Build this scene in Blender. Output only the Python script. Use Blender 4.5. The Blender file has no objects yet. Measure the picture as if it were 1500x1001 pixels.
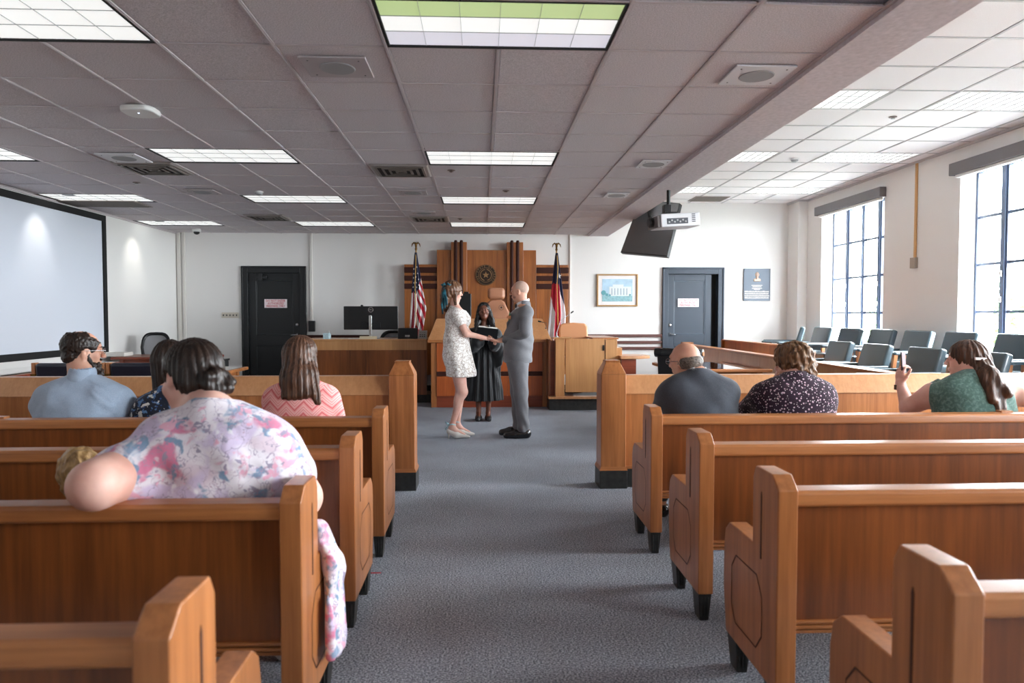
import bpy, bmesh, math, random
import numpy as np
from mathutils import Vector, Matrix
random.seed(7); rng = np.random.default_rng(7)
sc = bpy.context.scene
COL = sc.collection
# ---------------------------------------------------------------- camera
EYE = Vector((0, 0, 1.37)); FPX = 1024.0
PSI, PIT = math.radians(2.459), math.radians(2.153)
FW = Vector((math.sin(PSI)*math.cos(PIT), math.cos(PSI)*math.cos(PIT), -math.sin(PIT)))
RT = Vector((math.cos(PSI), -math.sin(PSI), 0)); UP = RT.cross(FW)
cam_d = bpy.data.cameras.new('camera'); cam = bpy.data.objects.new('camera', cam_d); COL.objects.link(cam)
cam_d.sensor_width = 36; cam_d.lens = FPX/1500*36; cam_d.clip_start = 0.05
cam.matrix_world = Matrix(((RT.x, UP.x, -FW.x, EYE.x), (RT.y, UP.y, -FW.y, EYE.y), (RT.z, UP.z, -FW.z, EYE.z), (0, 0, 0, 1)))
cam_d.dof.use_dof = True; cam_d.dof.focus_distance = 7.6; cam_d.dof.aperture_fstop = 3.2
sc.camera = cam
# ---------------------------------------------------------------- world, light, exposure
sc.view_settings.view_transform = 'Standard'; sc.view_settings.look = 'None'
sc.view_settings.gamma = 1; sc.view_settings.use_curve_mapping = False
sc.view_settings.exposure = 1.85
try:
    sc.cycles.use_denoising = True
    sc.cycles.max_bounces = 10; sc.cycles.diffuse_bounces = 7; sc.cycles.glossy_bounces = 4
    sc.cycles.transparent_max_bounces = 12; sc.cycles.sample_clamp_indirect = 8.0
    sc.cycles.caustics_reflective = False; sc.cycles.caustics_refractive = False
except Exception: pass
W = bpy.data.worlds.new('overcast_sky'); sc.world = W; W.use_nodes = True
W.node_tree.nodes['Background'].inputs[0].default_value = (0.90, 0.95, 1.0, 1)
W.node_tree.nodes['Background'].inputs[1].default_value = 17.0
LAMP = 0.25          # radiance of the fluorescent lenses
WIN_Y = [(9.90, 11.76), (6.44, 8.30), (2.98, 4.84), (-0.48, 1.38)]
WZ0, WZ1 = 0.84, 3.12
for k, (a, b) in enumerate(WIN_Y):       # sky portals filling the window openings
    L = bpy.data.lights.new('window_daylight', 'AREA'); L.shape = 'RECTANGLE'; L.size = WZ1-WZ0; L.size_y = b-a
    L.cycles.is_portal = True
    o = bpy.data.objects.new('window_daylight', L); COL.objects.link(o)
    o.location = (6.12, (a+b)/2, (WZ0+WZ1)/2); o.rotation_euler = (0, math.radians(90), 0)
# ---------------------------------------------------------------- helpers
def at(x, y, Y):                         # measured image point at depth Y -> point in the room
    r = FW + RT*((x-750)/FPX) - UP*((y-500.5)/FPX)
    return EYE + r*(Y/r.y)
def atz(x, y, z):
    r = FW + RT*((x-750)/FPX) - UP*((y-500.5)/FPX)
    return EYE + r*((z-EYE.z)/r.z)
def S(c):                                # sRGB 0-255 -> linear
    return tuple(((v/255)/12.92 if v/255 <= .04045 else ((v/255+.055)/1.055)**2.4) for v in c) + (1,)
def newmat(name):
    m = bpy.data.materials.new(name); m.use_nodes = True
    return m, m.node_tree.nodes, m.node_tree.links, m.node_tree.nodes['Principled BSDF']
def N(ns, t, **kw):
    n = ns.new(t)
    for k, v in kw.items():
        if k in ('operation', 'blend_type', 'feature', 'data_type', 'noise_dimensions', 'distance', 'wave_type', 'bands_direction', 'interpolation_type', 'clamp'): setattr(n, k, v)
        else: n.inputs[k].default_value = v
    return n
def ramp(ns, stops, interp='LINEAR'):
    r = ns.new('ShaderNodeValToRGB'); r.color_ramp.interpolation = interp
    while len(r.color_ramp.elements) < len(stops): r.color_ramp.elements.new(0.5)
    for e, (p, c) in zip(r.color_ramp.elements, stops): e.position = p; e.color = c
    return r
def coords(ns, ls, scale=(1, 1, 1)):
    tc = ns.new('ShaderNodeTexCoord'); mp = ns.new('ShaderNodeMapping'); mp.inputs['Scale'].default_value = scale
    ls.new(tc.outputs['Object'], mp.inputs['Vector']); return mp.outputs[0]
def plain(name, c, rough=.5, metal=0, spec=.5, bump=0, bscale=80, coat=0, var=0):
    m, ns, ls, b = newmat(name)
    b.inputs['Base Color'].default_value = S(c); b.inputs['Roughness'].default_value = rough
    b.inputs['Metallic'].default_value = metal; b.inputs['Specular IOR Level'].default_value = spec
    b.inputs['Coat Weight'].default_value = coat
    if bump or var:
        v = coords(ns, ls)
        n = N(ns, 'ShaderNodeTexNoise', Scale=bscale, Detail=3.0); ls.new(v, n.inputs['Vector'])
        if bump:
            bp = N(ns, 'ShaderNodeBump', Strength=bump, Distance=.004); ls.new(n.outputs[0], bp.inputs['Height']); ls.new(bp.outputs[0], b.inputs['Normal'])
        if var:
            lo = S([max(0, q*(1-var)) for q in c]); hi = S([min(255, q*(1+var)) for q in c])
            r = ramp(ns, [(.3, lo), (.7, hi)]); ls.new(n.outputs[0], r.inputs[0]); ls.new(r.outputs[0], b.inputs['Base Color'])
    return m
def wood(name, dark, light, axis='z', rough=.33, coat=.25, fine=1.0):
    m, ns, ls, b = newmat(name)
    i = 'xyz'.index(axis)
    s1 = [38*fine]*3; s1[i] = 1.6
    s2 = [5.0]*3; s2[i] = .7
    n1 = N(ns, 'ShaderNodeTexNoise', Scale=1.0, Detail=5.0, Roughness=.65); ls.new(coords(ns, ls, s1), n1.inputs['Vector'])
    n2 = N(ns, 'ShaderNodeTexNoise', Scale=1.0, Detail=3.0, Distortion=.6); ls.new(coords(ns, ls, s2), n2.inputs['Vector'])
    mx = N(ns, 'ShaderNodeMath', operation='MULTIPLY_ADD'); mx.inputs[1].default_value = .55
    ls.new(n1.outputs[0], mx.inputs[0])
    m2 = N(ns, 'ShaderNodeMath', operation='MULTIPLY'); m2.inputs[1].default_value = .45; ls.new(n2.outputs[0], m2.inputs[0]); ls.new(m2.outputs[0], mx.inputs[2])
    r = ramp(ns, [(.30, S(dark)), (.68, S(light))]); ls.new(mx.outputs[0], r.inputs[0]); ls.new(r.outputs[0], b.inputs['Base Color'])
    b.inputs['Roughness'].default_value = rough; b.inputs['Coat Weight'].default_value = coat; b.inputs['Coat Roughness'].default_value = .25
    bp = N(ns, 'ShaderNodeBump', Strength=.08, Distance=.002); ls.new(n1.outputs[0], bp.inputs['Height']); ls.new(bp.outputs[0], b.inputs['Normal'])
    return m
def cloth(name, base, layers=(), rough=.85, bump=.25, bscale=350, fold=0, sheen=.2):
    """layers: (kind, scale, lo, hi, colour, offset)"""
    m, ns, ls, b = newmat(name)
    tc = ns.new('ShaderNodeTexCoord')
    cur = None
    for (kind, scale, lo, hi, c, off) in layers:
        line = kind == 'line'
        if line: kind = 'noise'
        mp = ns.new('ShaderNodeMapping'); mp.inputs['Location'].default_value = (off, off*1.7, off*.6); ls.new(tc.outputs['Object'], mp.inputs['Vector'])
        if kind == 'noise':
            t = N(ns, 'ShaderNodeTexNoise', Scale=scale, Detail=3.0, Distortion=.4); out = t.outputs[0]
        elif kind == 'edge':
            t = N(ns, 'ShaderNodeTexVoronoi', Scale=scale, feature='DISTANCE_TO_EDGE'); out = t.outputs[0]
        else:
            t = N(ns, 'ShaderNodeTexVoronoi', Scale=scale); out = t.outputs[0]
        if kind == 'edge':
            dn = N(ns, 'ShaderNodeTexNoise', Scale=scale*1.4, Detail=1.0); ls.new(mp.outputs[0], dn.inputs['Vector'])
            vm = ns.new('ShaderNodeVectorMath'); vm.operation = 'MULTIPLY_ADD'; vm.inputs[1].default_value = (.05,)*3; ls.new(dn.outputs['Color'], vm.inputs[0]); ls.new(mp.outputs[0], vm.inputs[2]); ls.new(vm.outputs[0], t.inputs['Vector'])
        else: ls.new(mp.outputs[0], t.inputs['Vector'])
        if line:
            a1 = N(ns, 'ShaderNodeMath', operation='SUBTRACT'); a1.inputs[1].default_value = .5; ls.new(out, a1.inputs[0])
            a2 = N(ns, 'ShaderNodeMath', operation='ABSOLUTE'); ls.new(a1.outputs[0], a2.inputs[0]); out = a2.outputs[0]
        mr = N(ns, 'ShaderNodeMapRange'); mr.inputs[1].default_value = lo; mr.inputs[2].default_value = hi; ls.new(out, mr.inputs[0])
        mix = N(ns, 'ShaderNodeMix', data_type='RGBA'); ls.new(mr.outputs[0], mix.inputs['Factor'])
        if cur is None: mix.inputs[6].default_value = S(base)
        else: ls.new(cur, mix.inputs[6])
        mix.inputs[7].default_value = S(c); cur = mix.outputs[2]
    if cur is None: b.inputs['Base Color'].default_value = S(base)
    else: ls.new(cur, b.inputs['Base Color'])
    b.inputs['Roughness'].default_value = rough; b.inputs['Sheen Weight'].default_value = sheen
    b.inputs['Specular IOR Level'].default_value = .2
    n = N(ns, 'ShaderNodeTexNoise', Scale=bscale, Detail=2.0); ls.new(tc.outputs['Object'], n.inputs['Vector'])
    bp = N(ns, 'ShaderNodeBump', Strength=bump, Distance=.002); ls.new(n.outputs[0], bp.inputs['Height'])
    last = bp
    if fold:
        n3 = N(ns, 'ShaderNodeTexNoise', Scale=6.0, Detail=2.0, Distortion=.5); ls.new(tc.outputs['Object'], n3.inputs['Vector'])
        bp2 = N(ns, 'ShaderNodeBump', Strength=fold, Distance=.03); ls.new(n3.outputs[0], bp2.inputs['Height']); ls.new(bp.outputs[0], bp2.inputs['Normal']); last = bp2
    ls.new(last.outputs[0], b.inputs['Normal'])
    return m
def hairmat(name, dark, light, sc_=(60, 60, 5)):
    m, ns, ls, b = newmat(name)
    n1 = N(ns, 'ShaderNodeTexNoise', Scale=1.0, Detail=4.0, Distortion=.7); ls.new(coords(ns, ls, sc_), n1.inputs['Vector'])
    r = ramp(ns, [(.32, S(dark)), (.72, S(light))]); ls.new(n1.outputs[0], r.inputs[0]); ls.new(r.outputs[0], b.inputs['Base Color'])
    b.inputs['Roughness'].default_value = .42; b.inputs['Specular IOR Level'].default_value = .4
    bp = N(ns, 'ShaderNodeBump', Strength=.7, Distance=.008); ls.new(n1.outputs[0], bp.inputs['Height']); ls.new(bp.outputs[0], b.inputs['Normal'])
    return m
def skinmat(name, c):
    m, ns, ls, b = newmat(name)
    n = N(ns, 'ShaderNodeTexNoise', Scale=14.0, Detail=3.0); ls.new(coords(ns, ls), n.inputs['Vector'])
    r = ramp(ns, [(.3, S([c[0]*.95, c[1]*.88, c[2]*.86])), (.7, S(c))]); ls.new(n.outputs[0], r.inputs[0]); ls.new(r.outputs[0], b.inputs['Base Color'])
    b.inputs['Roughness'].default_value = .5
    b.inputs['Subsurface Weight'].default_value = .12; b.inputs['Subsurface Radius'].default_value = (.02, .008, .004)
    return m
def emit(name, c, s):
    m, ns, ls, b = newmat(name)
    b.inputs['Base Color'].default_value = S(c); b.inputs['Emission Color'].default_value = S(c); b.inputs['Emission Strength'].default_value = s
    return m

class MB:
    def __init__(s): s.v = []; s.f = []; s.mi = []; s.cur = 0
    def add(s, vs, fs):
        o = len(s.v); s.v += [tuple(p) for p in vs]; s.f += [tuple(o+i for i in f) for f in fs]; s.mi += [s.cur]*len(fs); return s
    def box(s, x0, x1, y0, y1, z0, z1):
        x0, x1 = min(x0, x1), max(x0, x1); y0, y1 = min(y0, y1), max(y0, y1); z0, z1 = min(z0, z1), max(z0, z1)
        return s.add([(x0,y0,z0),(x1,y0,z0),(x1,y1,z0),(x0,y1,z0),(x0,y0,z1),(x1,y0,z1),(x1,y1,z1),(x0,y1,z1)],
              [(0,3,2,1),(4,5,6,7),(0,1,5,4),(1,2,6,5),(2,3,7,6),(3,0,4,7)])
    def frus(s, b, t, z0, z1):           # b,t = (x0,x1,y0,y1) at z0 / z1
        return s.add([(b[0],b[2],z0),(b[1],b[2],z0),(b[1],b[3],z0),(b[0],b[3],z0),(t[0],t[2],z1),(t[1],t[2],z1),(t[1],t[3],z1),(t[0],t[3],z1)],
              [(0,3,2,1),(4,5,6,7),(0,1,5,4),(1,2,6,5),(2,3,7,6),(3,0,4,7)])
    def prism(s, pts, axis, a, b):       # polygon pts in the other two axes, extruded a..b along axis
        n = len(pts); vs = []
        ar = sum(pts[i][0]*pts[(i+1) % n][1]-pts[(i+1) % n][0]*pts[i][1] for i in range(n))
        if ar < 0: pts = pts[::-1]
        if a > b: a, b = b, a
        for q in (a, b):
            for (u, w) in pts:
                vs.append({'x': (q, u, w), 'y': (u, q, w), 'z': (u, w, q)}[axis])
        flip = axis == 'y'
        fs = [tuple(range(n))[::-1], tuple(range(n, 2*n))] + [(i, (i+1) % n, n+(i+1) % n, n+i) for i in range(n)]
        if flip: fs = [f[::-1] for f in fs]
        return s.add(vs, fs)
    def tube(s, pts, r, seg=8, cap=True):
        pts = [Vector(p) for p in pts]; rs = r if isinstance(r, (list, tuple)) else [r]*len(pts)
        o = len(s.v); vs = []; fs = []
        d0 = (pts[1]-pts[0]).normalized(); ref = Vector((0, 0, 1)) if abs(d0.z) < .9 else Vector((1, 0, 0))
        for i, p in enumerate(pts):
            d = ((pts[min(i+1, len(pts)-1)]-pts[max(i-1, 0)])).normalized()
            a = d.cross(ref).normalized(); b = a.cross(d).normalized()
            for k in range(seg):
                t = 2*math.pi*k/seg; vs.append(p+(a*math.cos(t)+b*math.sin(t))*rs[i])
        for i in range(len(pts)-1):
            for k in range(seg):
                fs.append((i*seg+k, (i+1)*seg+k, (i+1)*seg+(k+1) % seg, i*seg+(k+1) % seg))
        if cap: fs.append(tuple(range(seg))); fs.append(tuple((len(pts)-1)*seg+k for k in range(seg))[::-1])
        return s.add(vs, fs)
    def lathe(s, prof, c, seg=20, axis='z'):    # prof: (r, h)
        vs = []; fs = []
        for (r, h) in prof:
            for k in range(seg):
                t = 2*math.pi*k/seg; u, w = r*math.cos(t), r*math.sin(t)
                p = {'z': (c[0]+u, c[1]+w, c[2]+h), 'y': (c[0]+w, c[1]+h, c[2]+u), 'x': (c[0]+h, c[1]+u, c[2]+w)}[axis]
                vs.append(p)
        n = len(prof)
        for i in range(n-1):
            for k in range(seg): fs.append((i*seg+k, i*seg+(k+1) % seg, (i+1)*seg+(k+1) % seg, (i+1)*seg+k))
        fs.append(tuple(range(seg))[::-1]); fs.append(tuple((n-1)*seg+k for k in range(seg)))
        return s.add(vs, fs)
    def xf(s, M, i0=0):
        for i in range(i0, len(s.v)): s.v[i] = tuple(M @ Vector(s.v[i]))
        return s
def RZ(deg, c=(0, 0, 0)):
    c = Vector(c); return Matrix.Translation(c) @ Matrix.Rotation(math.radians(deg), 4, 'Z') @ Matrix.Translation(-c)
def RX(deg, c=(0, 0, 0)):
    c = Vector(c); return Matrix.Translation(c) @ Matrix.Rotation(math.radians(deg), 4, 'X') @ Matrix.Translation(-c)
def RY(deg, c=(0, 0, 0)):
    c = Vector(c); return Matrix.Translation(c) @ Matrix.Rotation(math.radians(deg), 4, 'Y') @ Matrix.Translation(-c)
def wloc(o):
    p = Vector((0, 0, 0))
    while o is not None: p += Vector(o.location); o = o.parent
    return p
def link(name, me, parent=None, loc=(0, 0, 0)):
    o = bpy.data.objects.new(name, me); COL.objects.link(o); o.location = loc
    if parent is not None: o.parent = parent
    return o
def tag(o, label=None, cat=None, group=None, kind=None):
    if label: o['label'] = label
    if cat: o['category'] = cat
    if group: o['group'] = group
    if kind: o['kind'] = kind
    return o
def mesh(name, v, f, mats, mi=None, smooth=False, fix=False):
    me = bpy.data.meshes.new(name)
    me.from_pydata(v, [], f)
    for m in (mats if isinstance(mats, (list, tuple)) else [mats]): me.materials.append(m)
    if mi is not None and any(mi): me.polygons.foreach_set('material_index', mi)
    if smooth: me.polygons.foreach_set('use_smooth', [True]*len(f))
    if fix:
        bm = bmesh.new(); bm.from_mesh(me); bmesh.ops.recalc_face_normals(bm, faces=bm.faces); bm.to_mesh(me); bm.free()
    me.update(); return me
def part(name, mb, mats, parent=None, base=None, bevel=0, smooth=False, label=None, segs=2):
    """mesh from world-space verts; origin at the parent's origin (or at base when top level)"""
    off = wloc(parent) if parent is not None else Vector(base if base is not None else (0, 0, 0))
    v = [(p[0]-off.x, p[1]-off.y, p[2]-off.z) for p in mb.v]
    me = mesh(name, v, mb.f, mats, mb.mi, smooth)
    o = link(name, me, parent, (0, 0, 0) if parent is not None else off)
    if bevel:
        b = o.modifiers.new('bevel', 'BEVEL'); b.width = bevel; b.segments = segs; b.limit_method = 'ANGLE'; b.angle_limit = math.radians(35)
        if smooth or segs > 1:
            me.polygons.foreach_set('use_smooth', [True]*len(me.polygons)); wn = o.modifiers.new('wn', 'WEIGHTED_NORMAL'); wn.keep_sharp = False
    if label: o['label'] = label
    return o
def thing(name, label, cat, loc, group=None):
    o = bpy.data.objects.new(name, None); COL.objects.link(o); o.location = loc; o.empty_display_size = .1
    return tag(o, label, cat, group)
def kids(o): return [c for c in COL.objects if c.parent == o]
KID = {}
def dup(root, loc, rz=0, label=None, group=None):
    if root.name not in KID: KID[root.name] = [(c, kids(c)) for c in kids(root)]
    r = root.copy(); COL.objects.link(r); r.location = loc; r.rotation_euler = (0, 0, math.radians(rz))
    if label: r['label'] = label
    if group: r['group'] = group
    for c, gs in KID[root.name]:
        d = c.copy(); COL.objects.link(d); d.parent = r
        for g in gs: e = g.copy(); COL.objects.link(e); e.parent = d
    return r
def text(name, body, size, M, m, parent, ext=.001, align='CENTER', spacing=1.0, sx=1.0):
    cu = bpy.data.curves.new(name, 'FONT'); cu.body = body; cu.size = size; cu.extrude = ext; cu.align_x = align; cu.align_y = 'CENTER'
    cu.space_character = spacing; cu.resolution_u = 2
    t = bpy.data.objects.new('t', cu); COL.objects.link(t)
    dg = bpy.context.evaluated_depsgraph_get(); me = bpy.data.meshes.new_from_object(t.evaluated_get(dg))
    bpy.data.objects.remove(t); me.name = name
    off = Matrix.Translation(-wloc(parent)) if parent else Matrix()
    me.transform(off @ M @ Matrix.Diagonal((sx, 1, 1, 1))); me.materials.clear(); me.materials.append(m)
    return link(name, me, parent)
FACE_CAM = Matrix.Rotation(math.radians(90), 4, 'X')     # text in XZ plane reading from -Y
# ---------------------------------------------------------------- materials
WALL = plain('wall_paint', (225, 223, 220), .85, bump=.06, bscale=60, spec=.2)
BEAMM = plain('beam_plaster', (202, 194, 197), .9, bump=.5, bscale=30, spec=.1, var=.04)
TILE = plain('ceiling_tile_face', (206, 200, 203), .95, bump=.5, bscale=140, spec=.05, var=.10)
TILE2 = plain('ceiling_tile_face_lit', (236, 233, 233), .95, bump=.4, bscale=160, spec=.05, var=.02)  # lighter tile copy: window bounce on the raised ceiling put into colour
GRID = plain('ceiling_grid_paint', (196, 188, 190), .5)
GRID2 = plain('ceiling_grid_white', (190, 188, 188), .5)
WH = plain('white_plastic', (222, 222, 220), .4)
GREYP = plain('grey_plastic', (165, 166, 168), .45)
BLK = plain('black_plastic', (16, 17, 19), .35)
BLKM = plain('black_matte', (14, 14, 15), .8)
CHROME = plain('brushed_steel', (190, 190, 190), .25, metal=1)
BRASS = plain('aged_brass', (120, 92, 50), .35, metal=1)
STEELD = plain('dark_metal', (60, 60, 62), .4, metal=.6)
WZ = wood('wood_vertical', (116, 64, 26), (176, 107, 52), 'z')
WX = wood('wood_horizontal', (130, 75, 35), (194, 126, 72), 'x')
WY = wood('wood_lengthwise', (130, 75, 35), (194, 126, 72), 'y')
WPANEL = wood('wood_panel_dark', (86, 43, 16), (146, 82, 37), 'z', fine=.9)
WLIGHT = wood('wood_light', (172, 116, 72), (200, 146, 100), 'z', fine=1.1)
WEND = wood('wood_pew_end', (128, 73, 34), (194, 125, 72), 'z')
WBENCH = wood('wood_bench_orange', (146, 66, 24), (192, 98, 44), 'z')
WPALE = wood('wood_pale', (172, 116, 68), (202, 150, 98), 'z')
WRED = wood('wood_red', (108, 44, 24), (150, 70, 42), 'x')
WDARK = plain('dark_walnut_strip', (60, 32, 26), .6, spec=.15)
GROOVE = plain('groove_shadow_line', (70, 34, 16), .6)
FOOT = plain('black_painted_base', (38, 38, 36), .45, var=.25, bscale=25)
DOORD = plain('door_black_paint', (17, 20, 21), .4, bump=.05)
DOORB = plain('door_slate_paint', (52, 62, 74), .4, bump=.05)
CARPET, ns, ls, b = newmat('loop_carpet')
n1 = N(ns, 'ShaderNodeTexNoise', Scale=115.0, Detail=3.0, Roughness=.9); v = coords(ns, ls, (1, 1.3, 1)); ls.new(v, n1.inputs['Vector'])
n2 = N(ns, 'ShaderNodeTexNoise', Scale=1.3, Detail=4.0); ls.new(v, n2.inputs['Vector'])
r1 = ramp(ns, [(.40, S((62, 66, 74))), (.5, S((136, 141, 151))), (.60, S((214, 220, 231)))]); ls.new(n1.outputs[0], r1.inputs[0])
r2 = ramp(ns, [(.3, (.82, .80, .78, 1)), (.6, (1, 1, 1, 1))]); ls.new(n2.outputs[0], r2.inputs[0])
mx = N(ns, 'ShaderNodeMix', data_type='RGBA', blend_type='MULTIPLY'); mx.inputs[0].default_value = 1
ls.new(r1.outputs[0], mx.inputs[6]); ls.new(r2.outputs[0], mx.inputs[7]); ls.new(mx.outputs[2], b.inputs['Base Color'])
b.inputs['Roughness'].default_value = .95; b.inputs['Specular IOR Level'].default_value = .1
bp = N(ns, 'ShaderNodeBump', Strength=.6, Distance=.004); ls.new(n1.outputs[0], bp.inputs['Height']); ls.new(bp.outputs[0], b.inputs['Normal'])
LENS = emit('light_lens', (236, 238, 236), LAMP)
LENSG = emit('light_lens_green', (176, 196, 140), LAMP*.95)
LENSB = emit('light_lens_lilac', (206, 206, 216), LAMP*.95)
GLASS, ns, ls, b = newmat('window_glass')
for n_ in list(ns):
    if n_.type == 'BSDF_PRINCIPLED': ns.remove(n_)
tr = ns.new('ShaderNodeBsdfTransparent'); tr.inputs[0].default_value = (.95, .97, .97, 1); gl = ns.new('ShaderNodeBsdfGlossy'); gl.inputs['Roughness'].default_value = .02
ms = ns.new('ShaderNodeMixShader'); ms.inputs[0].default_value = .07; ls.new(tr.outputs[0], ms.inputs[1]); ls.new(gl.outputs[0], ms.inputs[2]); ls.new(ms.outputs[0], ns['Material Output'].inputs[0])
FRAME = plain('window_frame_steel', (84, 98, 124), .4)
LEATH = plain('slate_leather', (76, 92, 100), .25, bump=.15, bscale=120, coat=.4)
NAVY = plain('navy_leather', (20, 24, 40), .35, bump=.1)
TAN = plain('tan_leather', (176, 122, 92), .42, bump=.12)
TANO = plain('orange_tan_leather', (214, 150, 104), .42, bump=.1)
MESHM = plain('chair_mesh_grey', (140, 140, 142), .7, bump=.4, bscale=300)
CHAIRW = wood('chair_wood', (150, 88, 50), (200, 138, 92), 'z')
RED = plain('sign_red', (196, 40, 56), .6)
SIGNW = plain('sign_white', (236, 226, 228), .6)
PAPER = plain('paper', (226, 222, 214), .8)
# ================================================================ THE SETTING
XL, XR, YB, YF, ZL, ZR = -5.42, 5.80, 12.70, -2.6, 2.834, 3.42
part('floor', MB().box(XL-.2, XR+.45, YF-.1, YB+.3, -.12, 0), CARPET)['kind'] = 'structure'
def struct(name, mb, m, parent=None, bevel=0):
    o = part(name, mb, m, parent, bevel=bevel)
    if parent is None: o['kind'] = 'structure'
    return o
struct('wall_left', MB().box(XL-.15, XL, YF, YB+.3, 0, ZR+.2), WALL)
struct('wall_rear', MB().box(XL-.15, XR+.45, YF-.15, YF, 0, ZR+.2), WALL)
D1 = (-4.27, -3.15); D2 = (3.31, 4.43); DZ = 2.235
bw = MB()
bw.box(XL, D1[0]+.06, YB, YB+.15, 0, ZR+.2).box(D1[1]-.06, D2[0]+.06, YB, YB+.15, 0, ZR+.2).box(D2[1]-.06, XR+.4, YB, YB+.15, 0, ZR+.2)
for d in (D1, D2): bw.box(d[0]+.06, d[1]-.06, YB, YB+.15, DZ-.06, ZR+.2)
bw.box(XL, XR, YB+.22, YB+.3, 0, ZR)
struct('wall_back', bw, WALL)
rw = MB(); XO = XR+.45
ys = [YF]
for (a, b_) in sorted(WIN_Y): ys += [a, b_]
ys.append(YB+.15)
for i in range(0, len(ys), 2): rw.box(XR, XO, ys[i], ys[i+1], 0, ZR+.2)
for (a, b_) in WIN_Y:
    rw.box(XR, XO, a, b_, 0, WZ0); rw.box(XR, XO, a, b_, WZ1, ZR+.2)
struct('wall_right', rw, WALL)
struct('pilaster', MB().box(5.63, XR, 12.28, YB, 0, ZR), WALL)
# ---- ceilings
PX, PY = .61, .60
ce = MB(); ce.box(XL, 2.30, YF, YB, ZL+.03, ZL+.10); ce.box(XL, 2.3, YF, 3.2, ZL, ZL+.03)
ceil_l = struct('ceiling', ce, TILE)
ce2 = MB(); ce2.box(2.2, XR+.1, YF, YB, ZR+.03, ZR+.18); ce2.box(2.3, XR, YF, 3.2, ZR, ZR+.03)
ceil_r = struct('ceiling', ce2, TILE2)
struct('trim_1', MB().box(1.93, 2.29, YF, YB, ZL-.03, ZR+.03), BEAMM)['label'] = 'plaster beam between lower and raised ceiling'
def tilemesh(nm, w, d, m, seed):
    r_ = random.Random(seed); t = .004+r_.random()*.003
    mb = MB(); mb.frus((-w/2+.006, w/2-.006, -d/2+.006, d/2-.006), (-w/2, w/2, -d/2, d/2), -t, .012); return mesh(nm, mb.v, mb.f, m)
lines_xL = [-.518+PX*k for k in range(-9, 5)]           # ... 1.922
rows = [6.30+PY*k for k in range(-5, 12)]                # 3.30 ... 12.9
def tiles(parent, xs, ys, z, m, gm, skip, x0, x1):
    cache = {}
    for i in range(len(xs)-1):
        for j in range(len(ys)-1):
            if (i, j) in skip: continue
            a, b_ = max(xs[i], x0)+.013, min(xs[i+1], x1)-.013; c, d = ys[j]+.013, min(ys[j+1], YB)-.013
            if b_-a < .03 or d-c < .03: continue
            key = (round(b_-a, 3), round(d-c, 3), (i*7+j*3) % 3)
            if key not in cache: cache[key] = tilemesh('ceiling_tile', key[0]+.004, key[1]+.004, m, key[2])
            link('ceiling_tile', cache[key], parent, ((a+b_)/2, (c+d)/2, z+.008))
    g = MB()
    for xi, x in enumerate(xs):
        if not (x0-.001 < x < x1+.001): continue
        ya = 3.2
        gaps = [(ys[j], ys[j+1]) for j in range(len(ys)-1) if (xi, j) in skip and (xi-1, j) in skip]
        for (c, d) in gaps+[(YB, YB)]:
            if c > ya: g.box(x-.012, x+.012, ya, c, z-.004, z+.004); g.box(x-.003, x+.003, ya, c, z-.0055, z)
            ya = d
    for y in ys:
        if y < YB: g.box(x0, x1, y-.010, y+.010, z-.0025, z+.004)
    part('ceiling_grid', g, gm, parent)
LR = [0, 5, 9, 13]       # rows index in `rows` that carry lights (3.30, 6.30, 8.70, 11.10)
# rows list starts at 3.30 (k=-5)
lx = lines_xL
skipL = set(); lightsL = []
for ci, (i0, cn) in enumerate([(9, 'centre column'), (5, 'column left of centre'), (1, 'column beside the projection screen wall')]):
    for ri, j in enumerate(LR):
        skipL |= {(i0, j), (i0+1, j)}; lightsL.append((lx[i0], lx[i0+2], rows[j], ['nearest', 'second', 'third', 'farthest'][ri], cn, ri, ci))
tiles(ceil_l, lx, rows, ZL, TILE, GRID, skipL, XL, 1.93)
rx = [2.55+PX*k for k in range(-1, 7)]                   # 1.94 2.55 3.16 3.77 4.38 4.99 5.60 6.21
skipR = set(); lightsR = []
for (i0, cn) in [(1, 'raised ceiling beside the beam'), (4, 'raised ceiling next to the windows')]:
    for ri, j in enumerate(LR):
        skipR |= {(i0, j), (i0+1, j)}; lightsR.append((rx[i0], rx[i0+2], rows[j], ['nearest', 'second', 'third', 'farthest'][ri], cn, ri, 3))
tiles(ceil_r, rx, rows, ZR, TILE2, GRID2, skipR, 2.29, XR)
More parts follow.
